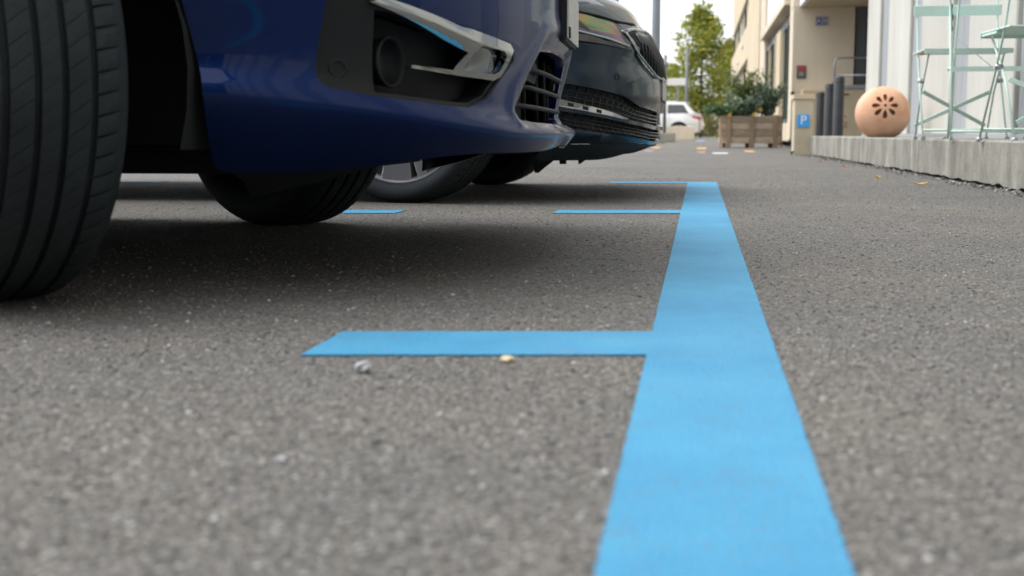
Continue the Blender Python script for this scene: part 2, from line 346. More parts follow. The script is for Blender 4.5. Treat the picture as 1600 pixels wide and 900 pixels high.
# ------------------------------------------------------------------ ground and markings
def sheet(name, pts, z, m, label=None, thick=0):
    n = len(pts); mb = MB()
    if thick: mb.prism(pts, z - thick, z)
    else: mb.add([(x, y, z) for x, y in pts], [tuple(range(n))])
    o = mb.build(name, m); tag(o, kind='structure')
    if label: o['label'] = label
    return o
sheet('ground', [(-600, -600), (600, -600), (600, 900), (-600, 900)], 0, M_ASPH, 'grey asphalt of the car park')
def ragged(x0, y0, x1, y1, amp, step):
    L = math.hypot(x1 - x0, y1 - y0); n = max(2, int(L / step)); nx, ny = (y1 - y0) / L, -(x1 - x0) / L; out = []
    for i in range(n):
        t = i / n; k = random.gauss(0, amp); out.append((lerp(x0, x1, t) + nx * k, lerp(y0, y1, t) + ny * k))
    return out
def strip(name, quad, label, z=.0026, m=None, amp=.00045):
    pts = []
    for i in range(4): pts += ragged(*quad[i], *quad[(i + 1) % 4], amp, .006)
    return sheet(name, pts, z, m or M_LINE, label, thick=.0024)
SL = math.tan(YAW)              # the bays run at a slight angle to the line
LX0, LX1 = -.0525, .0875
def ty(yc, x, s, wd): return (x, yc + s * wd / 2 + SL * x)
TK = [(1.462, -.422, .165), (3.95, -.43, .155), (6.29, -.425, .145)]
out = [(LX0, -1.2), (LX1, -1.2), (LX1, 6.375)]
for n_, (yc, x0, wd) in enumerate(TK[::-1]):
    out += [ty(yc, LX0, 1, wd)] * (n_ > 0) + [ty(yc, x0, 1, wd), ty(yc, x0, -1, wd), ty(yc, LX0, -1, wd)]
pts = []
for i_ in range(len(out)): pts += ragged(*out[i_], *out[(i_ + 1) % len(out)], .00055, .006)
sheet('parking_line', pts, .0026, M_LINE, 'long light blue painted line with three short ticks to the left', thick=.0024)
def tick(yc, x0, x1, wd, lab): strip('parking_tick', [(x0, yc - wd / 2 + SL * x0), (x1, yc - wd / 2 + SL * x1), (x1, yc + wd / 2 + SL * x1), (x0, yc + wd / 2 + SL * x0)], lab)
tick(3.95, -1.37, -.90, .155, 'blue dash on the asphalt behind the far front wheel of the blue car')
tick(6.40, -3.1, -2.62, .14, 'blue dash on the asphalt seen under the blue car')
def patch(name, x, y, w_, h_, m, lab, rz=0):
    c, s_ = math.cos(rz), math.sin(rz); q = [(-w_, -h_), (w_, -h_), (w_, h_), (-w_, h_)]
    strip(name, [(x + c * a - s_ * b, y + s_ * a + c * b) for a, b in q], lab, m=m, amp=.006)
patch('floor_marking', .04, 20.6, .075, 1.0, M_ORANGE, 'orange paint patch on the asphalt left of the planter')
patch('floor_marking', .66, 17.3, .055, .75, M_ORANGE, 'orange paint patch on the asphalt in front of the planter')
patch('floor_marking', .25, 15.6, .085, .35, M_WMARK, 'white bar painted on the asphalt before the planter')
patch('floor_marking', .03, 16.4, .05, .4, M_PINK, 'faded pink patch painted on the asphalt')
patch('floor_marking', -.70, 21.5, .06, 1.0, M_ORANGE, 'orange paint patch beside the nose of the teal car')
patch('floor_marking', -.68, 17.6, .05, .5, M_PINK, 'faded pink patch beside the nose of the teal car')
patch('floor_marking', .03, 41, .12, 1.6, mat('pale_blue_marking', (.2, .42, .75), .8), 'pale blue patch on the far asphalt')

# grit standing proud of the asphalt (uncountable)
def grit(n, x0, x1, y0, y1, rmin, rmax, power):
    base = np.array([(1, 0, 0), (-1, 0, 0), (0, 1, 0), (0, -1, 0), (0, 0, 1), (0, 0, -.6)], float)
    tri = np.array([(0, 2, 4), (2, 1, 4), (1, 3, 4), (3, 0, 4), (2, 0, 5), (1, 2, 5), (3, 1, 5), (0, 3, 5)])
    x = rng.uniform(x0, x1, n); y = y0 * (y1 / y0) ** (rng.uniform(0, 1, n) ** power)
    keep = ~((x > LX0 - .004) & (x < LX1 + .004) & (y < 6.4))
    for yc, wd, xa, xb in ((1.462, .165, -.422, LX0), (3.95, .155, -.43, LX0), (3.95, .155, -1.37, -.9), (6.29, .145, -.425, LX0)):
        keep &= ~((x > xa - .004) & (x < xb) & (abs(y - SL * x - yc) < wd / 2 + .004))
    x, y = x[keep], y[keep]; n = len(x); r = rmin + (rmax - rmin) * rng.uniform(0, 1, n) ** 4
    sc = r[:, None, None] * rng.uniform(.6, 1.25, (n, 6, 1)); P = base[None] * sc; P[:, :, 2] *= .6
    th = rng.uniform(0, 2 * PI, n); c, s_ = np.cos(th)[:, None], np.sin(th)[:, None]
    Q = np.stack([P[:, :, 0] * c - P[:, :, 1] * s_ + x[:, None], P[:, :, 0] * s_ + P[:, :, 1] * c + y[:, None], P[:, :, 2] + r[:, None] * .08], 2).reshape(-1, 3)
    Fc = (tri[None] + (np.arange(n) * 6)[:, None, None]).reshape(-1, 3)
    me = bpy.data.meshes.new('asphalt_grit'); me.vertices.add(len(Q)); me.vertices.foreach_set('co', Q.ravel()); me.loops.add(Fc.size); me.loops.foreach_set('vertex_index', Fc.ravel())
    me.polygons.add(len(Fc)); me.polygons.foreach_set('loop_start', np.arange(0, Fc.size, 3)); me.polygons.foreach_set('loop_total', np.full(len(Fc), 3)); me.update(); me.validate()
    return me
GM = island_mat('grit_stone', [(0, (.07, .07, .073)), (.40, (.165, .16, .15)), (.80, (.24, .225, .20)), (.96, (.33, .325, .315)), (1, (.55, .55, .56))], .75)
tag(link('asphalt_grit', grit(170000, -2.2, 2.4, .55, 9, .0010, .0044, .95), GM), 'fine stone grit standing proud of the asphalt', 'grit', kind='stuff')

def pebble(name, loc, r, m, lab, flat=.7):
    bm = bmesh.new(); bmesh.ops.create_icosphere(bm, subdivisions=2, radius=r)
    for v in bm.verts: v.co *= random.uniform(.66, 1.15); v.co.z *= flat
    zmin = min(v.co.z for v in bm.verts); me = bpy.data.meshes.new(name); bm.to_mesh(me); bm.free()
    tag(link(name, me, m, loc=(loc[0], loc[1], -zmin - .0005)), lab, 'stone')
pebble('pebble', (-.331, 1.235), .0088, M_STONEW, 'white pebble lying in front of the nearest blue tick')
pebble('pebble', (-.197, 1.318), .0085, M_STONEY, 'flat cream pebble touching the nearest blue tick', .45)
pebble('pebble', (-.30, .885), .0042, M_STONEW, 'tiny pale pebble on the asphalt left of the long line')
def leaf(loc, L, m, lab, rz):
    n = 7; vs = []; 
    for i in range(n):
        t = i / (n - 1); wd = math.sin(PI * min(1, t * .93 + .05)) * .32; z = .006 + .012 * abs(t - .45)
        vs += [(L * (t - .5), -L * wd, z + .004), (L * (t - .5), 0, z), (L * (t - .5), L * wd, z + .006)]
    fs = [(3 * i + k, 3 * i + 3 + k, 3 * i + 4 + k, 3 * i + 1 + k) for i in range(n - 1) for k in (0, 1)]
    mb = MB(); mb.add(vs, fs, True); mb.tube([(-L * .8, 0, .004), (-L * .5, 0, .007)], .001, 5)
    o = mb.build('fallen_leaf', m, recalc=False); o.location = (loc[0], loc[1], 0); o.rotation_euler[2] = rz; tag(o, lab, 'leaf', 'fallen leaves on the asphalt')
leaf((1.00, 6.05), .06, M_LEAFY, 'long yellow leaf lying nearest the camera beside the ledge', .1)
leaf((.93, 6.95), .045, M_LEAFY, 'small yellow leaf on the asphalt short of the chairs', 1.0)
leaf((1.02, 9.3), .055, M_LEAFO, 'orange leaf on the asphalt below the terracotta ball', .4)
leaf((1.0, 10.9), .06, M_LEAFO, 'pinkish orange leaf close to the ledge foot', .9)
leaf((1.10, 11.6), .05, M_LEAFO, 'orange leaf at the far end of the ledge foot', 2.2)

# ------------------------------------------------------------------ ledge and pale building on the right
def ledgeX(y): return 1.365 - .0131 * y
lg = empty('concrete_ledge', (ledgeX(9), 9, 0), .0131, 'low weathered concrete ledge carrying the ball and the chairs', 'ledge')
ys = [-9.0, -6.2, -3.4, -.6, 2.2, 5.0, 7.75, 8.05, 10.6, 13.1, 14.2]
random.seed(3)
for i in range(len(ys) - 1):
    y0, y1 = ys[i] - 9, ys[i + 1] - 9; mb = MB()
    n = max(2, int((y1 - y0) / .06)); prof = []
    # uneven broken lower lip hanging just above the ground
    vs = []; fs = []
    for k in range(n + 1):
        y = lerp(y0 + .004, y1 - .004, k / n); zb = .016 + random.uniform(-.006, .008)
        vs += [(0, y, zb), (0, y, .200), (.008, y, .2085), (.52, y, .2085), (.52, y, 0.016), (.03, y, zb)]
    for k in range(n):
        b = 6 * k; fs += [(b + j, b + (j + 1) % 6, b + 6 + (j + 1) % 6, b + 6 + j) for j in range(6)]
    fs += [tuple(range(6)), tuple(6 * n + j for j in range(6))[::-1]]
    mb.add(vs, fs); mb.build('ledge_slab', M_LEDGE, lg)
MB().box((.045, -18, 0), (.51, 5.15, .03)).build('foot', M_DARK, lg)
# crumbled asphalt rim along the ledge foot
def rimstuff():
    mb = MB()
    for k in range(420):
        y = random.uniform(3.2, 14); x = ledgeX(y) - abs(random.gauss(0, .05)) - .005; r = random.uniform(.004, .014)
        T = TR((x, y, r * .3), random.random() * 3, random.random() * 3, random.random() * 3)
        mb.add([tuple(c * random.uniform(.6, 1) * r for c in p) for p in ((1, 0, 0), (-1, 0, 0), (0, 1, 0), (0, -1, 0), (0, 0, 1), (0, 0, -1))], [(0, 2, 4), (2, 1, 4), (1, 3, 4), (3, 0, 4), (2, 0, 5), (1, 2, 5), (3, 1, 5), (0, 3, 5)], False, T)
    tag(mb.build('crumbled_asphalt', GM, recalc=False), 'crumbs of asphalt and dirt along the ledge foot', 'rubble', kind='stuff')
rimstuff()
WX = 1.745
pb = empty('pale_concrete_building', (WX, 14.2, .2085), 0, 'pale concrete building with grey vertical strips behind the chairs', 'building')
zt = 7.0; y = 0.0
seg = []          # (y0, y1, strip?) measured back from the far corner towards the camera
yy = 0; cs = [1.25, 3.12, 4.98, 6.88, 8.75, 10.6, 12.5, 14.4, 16.3, 18.2, 20.1, 22.0]
prev = 0
for c in cs:
    hw = .30; seg.append((prev, c - hw, 0)); seg.append((c - hw, c + hw, 1)); prev = c + hw
seg.append((prev, 23.4, 0))
for a, b, st in seg:
    x0 = .03 if st else 0
    MB().box((x0, -b + .004, .0), (.45, -a - .004, zt)).build('grey_strip' if st else 'wall_panel', M_STRIP if st else M_PANEL, pb, bevel=.008, seg=1)
    if st:
        MB().tube([(.015, -b - .035 + .0, .0), (.015, -b - .035, zt)], .014, 8).build('downpipe', mat('brown_pipe', (.17, .13, .105), .6), pb)
MB().box((-.03, -23.3, 0.0), (-.002, -.02, .028)).build('base_rail', M_GALV, pb)
MB().box((.46, -23.3, -.2), (6, -.05, zt - .02)).build('building_core', M_PANEL, pb)
MB().box((-.15, -23.5, zt), (6.1, .1, zt + .3)).build('roof_edge', M_CONC, pb)

# ------------------------------------------------------------------ beige building
BX = 1.50
bb = empty('beige_building', (BX, 22, 0), 0, 'beige rendered building with tall windows beyond the planter', 'building')
def bpart(name, a, b, m, parent=bb, bevel=.006): return MB().box(a, b).build(name, m, parent, bevel=bevel, seg=1)
H = 9.0
# end wall facing the camera
bpart('end_wall', (0, 0, .13), (1.0, .4, 2.30), M_BEIGE2)
bpart('end_wall_upper', (0, .003, 2.305), (8, .4, H), M_BEIGE2)
bpart('plinth', (.06, .05, 0), (1.0, .4, .128), M_CONC)
bpart('dock_wall', (.16, -.30, 0), (6, -.004, .95), M_BEIGE)
bpart('dock_sill', (.62, -.32, .953), (6, -.004, 1.02), M_STRIP)
bpart('recess_wall', (1.003, 2.2, .96), (7, 2.5, 2.62), M_BEIGE)
bpart('recess_side', (1.003, .41, .96), (1.12, 2.2, 2.6), M_BEIGE)
fr = bpart('door_frame', (1.02, .06, 1.03), (1.19, .22, 2.29), mat('slate_frame', (.10, .115, .13), .5))
bpart('door_leaf', (1.30, .30, 1.03), (1.95, .36, 2.29), mat('brown_door', (.17, .13, .09), .6))
lt = text_obj('lettering', 'LIZ', .125, M_GRAF, TR((.82, -.303, .37), R(90)), bb, xs=.95)
text_obj('lettering', '6', .125, M_GREEN, TR((1.19, -.303, .37), R(90)), bb)
for dx, dz in ((.74, .67), (.80, .585), (.86, .51), (.60, .55)):
    MB().lathe([(.0001, -.306), (.014, -.306), (.014, -.3)], 10, 'y', TR((dx, 0, dz))).build('painted_dot', M_GRAF, bb)
# overhanging slab
bpart('canopy_slab', (.17, -6.5, 2.302), (6, -.002, 2.36), M_BEIGE)
bpart('canopy_fascia', (.10, -6.55, 2.305), (.168, -.004, 2.62), M_WPANEL)
# long facade
bpart('corner_pilaster', (.0, .405, .13), (.35, .75, H), M_BEIGE2)
bpart('pilaster', (-.02, 9.1, .1), (.35, 19.4, H), M_BEIGE2)
bpart('pilaster_face', (-.05, 11.5, .1), (-.022, 19.4, H), M_BEIGE)
bpart('window_sill', (.02, .76, .1), (.35, 9.09, .42), M_BEIGE)
bpart('lintel', (-.10, .76, 2.42), (.35, 9.6, 2.56), M_BEIGE2)
bpart('lintel_recess', (.10, .76, 2.2), (.35, 9.09, 2.415), M_FRAME)
bpart('white_panel', (.03, .76, 2.565), (.35, 9.09, H), M_WPANEL)
bpart('mullion_column', (-.01, 3.3, .42), (.3, 4.6, 2.2), M_BEIGE)
def window(y0, y1, z0, z1, xoff, n, style):
    wn = MB().box((xoff + .10, y0 + .06, z0 + .06), (xoff + .13, y1 - .06, z1 - .06)).build('window', M_WGLASS, bb)
    for k in range(n + 1):
        y = lerp(y0, y1, k / n); MB().box((xoff + .02, max(y0, y - .06), z0), (xoff + .098, min(y1, y + .06), z1)).build('mullion', (M_FRAME, M_CURTAIN)[k % 2] if (style or k != 1) else M_GREEN, wn)
    for zz in (z0, z1 - .07): MB().box((xoff + .03, y0 + .1, zz), (xoff + .095, y1 - .1, zz + .07)).build('frame_rail', M_FRAME, wn)
    for k in range(n):
        ya, yb = lerp(y0, y1, k / n) + .1, lerp(y0, y1, (k + 1) / n) - .1
        if style == 1 or k % 2: MB().box((xoff + .06, ya, z0 + .08), (xoff + .085, lerp(ya, yb, .62), z1 - .08)).build('blind', M_CURTAIN if k % 3 else M_WPANEL, wn)
window(.76, 3.3, .42, 2.2, 0, 3, 0); window(4.6, 9.1, .42, 2.2, 0, 4, 1)
bpart('far_wall', (.0, 19.45, 4.8), (.35, 41.5, H), M_BEIGE)
bpart('far_spandrel', (-.03, 19.45, 2.63), (.35, 41.5, 3.74), M_BEIGE)
bpart('far_base', (.0, 19.45, .1), (.35, 41.5, .7), M_BEIGE)
window(19.45, 41.5, 3.74, 4.8, .05, 6, 1); window(19.45, 41.5, .7, 2.63, .05, 6, 1)
for yl, zl in ((23, 5.6), (25, 3.3), (30, 3.0), (33, 2.85)):
    MB().box((-.09, yl - .6, zl - .05), (-.035, yl + .6, zl + .03)).build('wall_lamp', M_WPANEL, bb)
MB().box((.36, .41, .05), (9, 41.4, H - .1)).build('building_core', M_FRAME, bb)
MB().box((-.1, -.1, H), (9.1, 41.7, H + .25)).build('roof_edge', M_CONC, bb)
MB().tube([(.165, -.32, .868), (.9, -.32, .868)], .012, 8).build('cable', M_RUST, bb)
MB().lathe([(.0001, -.07), (.03, -.07), (.035, -.03), (.035, 0)], 14, 'y', TR((.02, 0, .9))).build('wall_fitting', M_FRAME, bb)

hr = empty('handrail', (2.17, 21.78, 1.02), 0, 'galvanised tubular handrail on the dock before the dark door', 'handrail')
MB().tube([(0, 0, 0), (0, 0, .36), (.02, 0, .42), (.07, 0, .44), (2.2, 0, .44)], .016, 8).build('top_rail', M_GALV, hr)
MB().tube([(.016, 0, .16), (2.2, 0, .16)], .013, 8).build('lower_rail', M_GALV, hr)
MB().tube([(1.2, 0, 0), (1.2, 0, .43)], .014, 8).build('post', M_GALV, hr)

def sign(name, loc, w_, h_, m, lab, border=None):
    o = MB().box((-w_ / 2, -.012, -h_ / 2), (w_ / 2, 0, h_ / 2)).build(name, m, bevel=.003, loc=loc); tag(o, lab, 'sign')
    if border:
        b = .006; z = -.0135
        mb = MB()
        for a, c in (((-w_ / 2 + b, -h_ / 2 + b), (w_ / 2 - b, -h_ / 2 + 2 * b)), ((-w_ / 2 + b, h_ / 2 - 2 * b), (w_ / 2 - b, h_ / 2 - b)), ((-w_ / 2 + b, -h_ / 2 + 2 * b), (-w_ / 2 + 2 * b, h_ / 2 - 2 * b)), ((w_ / 2 - 2 * b, -h_ / 2 + 2 * b), (w_ / 2 - b, h_ / 2 - 2 * b))):
            mb.box((a[0], z, a[1]), (c[0], -.0122, c[1]))
        mb.build('border', border, o)
    return o
s1 = sign('number_sign', (1.965, 21.996, 2.075), .20, .145, M_SIGND, 'small dark blue enamel sign reading A20 under the canopy', M_SIGNW)
text_obj('lettering', 'A20', .115, M_SIGNW, TR((0, -.0135, 0), R(90)), s1, .001, .85)
s2 = sign('notice_sign', (1.655, 21.996, 1.245), .155, .215, M_SIGNG, 'grey notice plate with a red field on the beige wall')
MB().box((-.055, -.0145, .03), (.055, -.0122, .09)).build('red_field', M_RED, s2)
for zz, ww in ((-.005, .09), (-.03, .08), (-.055, .085)): MB().box((-ww / 2, -.0145, zz - .006), (ww / 2, -.0122, zz + .006)).build('printed_line', mat('pale_print', (.4, .4, .4), .6), s2)

pil = empty('sign_pillar', (1.105, 14.32, 0), 0, 'short beige concrete pillar with the blue P sign at the ledge end', 'pillar')
MB().box((-.095, -.1, 0), (.105, .25, .60)).build('shaft', M_PANEL if 0 else mat('stained_beige_concrete', (.50, .435, .32), .9, var=.12, vscale=4, bump=.3), pil, bevel=.008)
MB().box((-.11, -.115, .602), (.12, .26, .655)).build('cap', M_BEIGE, pil, bevel=.006)
s3 = sign('parking_sign', (1.105, 14.2185, .372), .125, .135, M_SIGNB, 'small bright blue sign with a white P on the pillar')
text_obj('lettering', 'P', .135, M_SIGNW, TR((0, -.0135, .004), R(90)), s3, .001)
def weed(loc, n, h, lab):
    mb = MB()
    for k in range(n):
        a = random.uniform(0, 2 * PI); L = h * random.uniform(.5, 1); w_ = .006; dx, dy = math.cos(a), math.sin(a)
        P = [(0, 0, 0), (dx * L * .25, dy * L * .25, L * .6), (dx * L * .6, dy * L * .6, L * .8)]
        vs = []
        for (x, y, z), ww in zip(P, (w_, w_ * .8, .0005)): vs += [(x - dy * ww, y + dx * ww, z), (x + dy * ww, y - dx * ww, z)]
        mb.add(vs, [(0, 1, 3, 2), (2, 3, 5, 4)], True)
    tag(mb.build('weed_tuft', mat('weed_green', (.09, .17, .03), .8), recalc=False, loc=loc), lab, 'weed')
weed((.99, 14.15, 0), 40, .07, 'small green weed tuft at the foot of the P pillar')
weed((1.215, 11.9, 0), 25, .05, 'tiny green weed growing under the far ledge')

def bollard(loc, h, lab):
    o = empty('bollard', loc, 0, lab, 'bollard', 'dark steel bollards behind the ledge')
    r = .062
    MB().lathe([(r, 0), (r, h - .02), (r - .004, h - .006), (r - .014, h), (.0001, h)], 24).build('tube', M_BOLL, o)
    MB().lathe([(r + .001, h - .07), (r + .0025, h - .07), (r + .0025, h - .055), (r + .001, h - .055)], 24).build('collar', M_BOLL, o)
bollard((1.665, 16.1, 0), .92, 'tallest looking dark bollard, nearest the terracotta ball')
bollard((1.775, 18.4, 0), .92, 'middle one of the three dark bollards')
bollard((1.93, 21.45, 0), .90, 'shortest looking dark bollard, next to the P pillar')

# ------------------------------------------------------------------ terracotta ball
def ball():
    r = .208; root = empty('terracotta_ball', (1.405, 10.35, .2085), 0, 'round terracotta ball lantern with a cut flower on the ledge', 'lantern')
    cen = Vector((0, 0, r * .88)); d = Vector((0, 0, CAM_H)) - (root.location + cen); d.z = .06; d.normalize()
    # flower faces the viewer, up and a little to the right
    az = math.atan2(d.y, d.x)
    def S(a, z, dd=0):
        th = az + a / r; ph = z / r
        return cen + (r + dd) * Vector((math.cos(ph) * math.cos(th), math.cos(ph) * math.sin(th), math.sin(ph)))
    fa, fz = .020, .060; holes = []
    for k in range(8):
        an = PI / 2 + k * PI / 4; L0, L1 = .036, .104; pet = []
        for j in range(14):
            t = j / 13 * 2 * PI; q = (L0 + L1) / 2 - math.cos(t) * (L1 - L0) / 2; wd = math.sin(t) * .0195 * (.55 + .6 * (q - L0) / (L1 - L0))
            pet.append((fa + (math.cos(an) * q - math.sin(an) * wd) / math.cos(fz / r), fz + math.sin(an) * q + math.cos(an) * wd))
        holes.append(pet[:-1])
    holes.append([(fa + (.0115) * math.cos(t), fz + .0115 * math.sin(t)) for t in [k * PI / 5 for k in range(10)]])
    q = .9
    front = [(-q * r, -1.08 * r), (q * r, -1.08 * r), (q * r, 1.2 * r), (-q * r, 1.2 * r)]
    panel('pierced_face', S, front, holes, .016, M_TERRA, root, depth=.002, hole_depth=.014)
    # the rest of the shell
    mb = MB(); n = 48; m = 24; vs = []; fs = []
    for i in range(m + 1):
        z = lerp(-1.08 * r, 1.2 * r, i / m)
        for k in range(n + 1): vs.append(S(lerp(q * r, (2 * PI - q) * r, k / n), z))
    for i in range(m):
        for k in range(n): b = i * (n + 1) + k; fs.append((b, b + 1, b + n + 2, b + n + 1))
    mb.add(vs, fs, True).build('shell', M_TERRA, root, recalc=False)
    top = []; mb = MB(); mb.lathe([(r * math.cos(1.2) + .0002, 0), (r * math.cos(1.32), r * (math.sin(1.32) - math.sin(1.2))), (r * math.cos(1.45), r * (math.sin(1.45) - math.sin(1.2))), (.0001, r * (1 - math.sin(1.2)))], 40, 'z', Matrix.Translation(cen + Vector((0, 0, r * math.sin(1.2)))))
    mb.build('crown', M_TERRA, root)
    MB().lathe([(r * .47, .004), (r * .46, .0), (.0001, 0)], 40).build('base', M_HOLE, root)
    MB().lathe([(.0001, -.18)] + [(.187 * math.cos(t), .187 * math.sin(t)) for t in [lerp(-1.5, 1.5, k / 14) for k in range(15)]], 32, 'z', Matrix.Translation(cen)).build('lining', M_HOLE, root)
    for k in (-1, 0, 1): MB().lathe([(.0001, .001), (.006, .0005), (.008, -.002)], 10, 'z', TR(cen + Vector((-.02 + .03 * k, -.035, r * .972)))).build('top_hole', mat('red_speck', (.4, .08, .05), .8), root)
ball()

# ------------------------------------------------------------------ folding chairs and table
def bistro_chair(loc, rz, lab, sc=1.0, rusty=True):
    """front of the chair is -y; uprights run from the front feet to the back slats"""
    o = empty('folding_chair', loc, rz, lab, 'chair', 'mint green folding garden chairs on the ledge'); o.scale = (sc,) * 3
    W = .205; t = .0085
    def bar(p, q, w1=.011, th=.005, name='leg', nrm=None, m=M_MINT):
        P, Q = Vector(p), Vector(q); d = (Q - P); L = d.length; d.normalize(); u = Vector(nrm) if nrm else Vector((1, 0, 0)); v = d.cross(u).normalized(); u = v.cross(d).normalized()
        T = Matrix((( *u, 0), (*v, 0), (*d, 0), (0, 0, 0, 1))).transposed(); T.translation = P
        return MB().box((-th, -w1, 0), (th, w1, L), T).build(name, m, o, bevel=.002, seg=1)
    for s in (-1, 1):
        x = s * W
        MB().tube([(x, -.20, .006), (x, .0, .30), (x, .105, .47), (x, .17, .66), (x, .19, .84)], .005, 8).build('upright', M_MINT, o)
        MB().tube([(x - s * .02, .22, .006), (x - s * .02, .06, .25), (x - s * .02, -.165, .445)], .005, 8).build('leg', M_MINT, o)
        MB().tube([(x, -.215, .003), (x, -.185, .003)], [.012, .010], 8).build('foot', M_GALV, o)
        MB().tube([(x - s * .02, .205, .003), (x - s * .02, .235, .003)], [.012, .010], 8).build('foot', M_GALV, o)
        MB().tube([(x - s * .024, .004, .302), (x + s * .010, .004, .302)], .012, 10).build('pivot', M_GALV, o)
        if rusty: MB().box((x - .012, -.19, .438), (x + .012, .02, .447)).build('seat_bracket', M_RUST if s < 0 else M_MINT, o)
    for k in range(6): MB().box((-W - .012, -.205 + k * .068, .449), (W + .012, -.150 + k * .068, .457)).build('seat_slat', M_MINT, o, bevel=.002, seg=1)
    MB().box((-W - .012, -.214, .432), (W + .012, -.207, .457)).build('seat_front_rail', M_MINT, o)
    for z, y in ((.785, .180), (.68, .165)): MB().box((-W - .02, y - .010, z - .028), (W + .02, y - .002, z + .028)).build('back_slat', M_MINT, o, bevel=.003, seg=1)
    MB().tube([(-W, -.175, .045), (W, -.175, .045)], .006, 8).build('foot_rail', M_MINT, o)
    bar((-W + .01, .205, .07), (W - .03, .07, .25), .010, .002, 'cross_brace', (0, 1, 0)); bar((W - .03, .20, .07), (-W + .03, .075, .25), .010, .002, 'cross_brace', (0, 1, 0))
    return o
bistro_chair((1.415, 7.42, .2085), R(-1), 'mint folding chair next to the terracotta ball, back slat in view', 1.05)
bistro_chair((1.50, 5.95, .2085), R(184), 'mint folding chair at the right edge, its seat in front of the other', 1.06)
def table(loc, rz):
    o = empty('folding_table', loc, rz, 'tall mint folding table frame between the two chairs', 'table')
    L = .40
    for x in (0, L):
        MB().tube([(x, -.15, .005), (x, -.02, .36), (x, .13, .75)], .006, 8).build('leg', M_MINT, o)
        MB().tube([(x + .018, .15, .005), (x + .018, .02, .36), (x + .018, -.13, .75)], .006, 8).build('leg', M_MINT, o)
        for y in (-.15, .15): MB().tube([(x, y - .012, .003), (x, y + .012, .003)], .010, 8).build('foot', M_GALV, o)
        MB().tube([(x - .012, 0, .36), (x + .03, 0, .36)], .011, 8).build('pivot', M_GALV, o)
    MB().tube([(0, -.138, .04), (L, -.138, .04)], .0065, 8).build('foot_rail', M_MINT, o)
    MB().box((0, -.03, .345), (L, -.024, .37)).build('stretcher', M_MINT, o)
    MB().tube([(0, .06, .55), (.08, .05, .48), (.22, .03, .36)], .005, 6, flat=.4).build('brace', M_MINT, o)
    MB().tube([(.01, .12, .70), (.006, .11, .66), (.014, .105, .63), (.006, .10, .60), (.012, .095, .57), (.004, .09, .55)], .005, 6).build('latch', M_STEEL, o)
    for k in range(5): MB().box((-.05, -.20 + k * .082, .762), (L + .04, -.128 + k * .082, .778)).build('top_slat', M_MINT, o, bevel=.002, seg=1)
    for y in (-.135, .135): MB().box((-.03, y - .006, .745), (L + .03, y + .006, .761)).build('top_rail', M_MINT, o)
table((1.275, 6.95, .2085), R(-4))

# ------------------------------------------------------------------ planter and plants
def leaves_mesh(name, pts, size, m, up=.3, aspect=.45):
    """pts: (n,3). one folded diamond leaf per point"""
    n = len(pts); pts = np.asarray(pts)
    d = rng.normal(size=(n, 3)); d[:, 2] = d[:, 2] * .6 + up; d /= np.linalg.norm(d, axis=1)[:, None]
    s = rng.normal(size=(n, 3)); s -= (s * d).sum(1)[:, None] * d; s /= np.linalg.norm(s, axis=1)[:, None]
    L = (size * rng.uniform(.6, 1.3, n))[:, None]
    q = np.stack([pts, pts + d * L * .5 + s * L * aspect * .5, pts + d * L, pts + d * L * .5 - s * L * aspect * .5], 1).reshape(-1, 3)
    f = (np.array([[0, 1, 2, 3]])[None] + (np.arange(n) * 4)[:, None, None]).reshape(-1, 4)
    me = bpy.data.meshes.new(name); me.vertices.add(len(q)); me.vertices.foreach_set('co', q.ravel()); me.loops.add(f.size); me.loops.foreach_set('vertex_index', f.ravel())
    me.polygons.add(n); me.polygons.foreach_set('loop_start', np.arange(0, f.size, 4)); me.polygons.foreach_set('loop_total', np.full(n, 4)); me.update(); me.validate(); me.materials.append(m)
    return me
pl = empty('wooden_planter', (.36, 21.3, 0), R(3), 'weathered wooden planter box with plank sides', 'planter')
W_, D_ = .95, .72
for k in range(4):
    z0 = .075 + k * .112
    for (a, b) in (((0, 0, z0), (W_, .022, z0 + .106)), ((0, D_ - .022, z0), (W_, D_, z0 + .106)), ((0, .024, z0), (.022, D_ - .024, z0 + .106)), ((W_ - .022, .024, z0), (W_, D_ - .024, z0 + .106))):
        o = MB().box(a, b).build('plank', M_WOOD, pl, bevel=.004, seg=1); o.location = (random.uniform(-.003, .003), random.uniform(-.004, .004), 0)
for x in (.06, .44, .82):
    for y in (-.026, D_ + .004): MB().box((x, y, 0), (x + .085, y + .022, .53)).build('post', M_WOODP, pl, bevel=.004, seg=1)
MB().box((-.028, .05, .01), (-.006, .13, .53)).build('post', M_WOODP, pl); MB().box((W_ + .006, .05, .01), (W_ + .028, .13, .53)).build('post', M_WOODP, pl)
MB().box((.024, .024, .075), (W_ - .024, D_ - .024, .46)).build('soil', M_SOIL, pl)
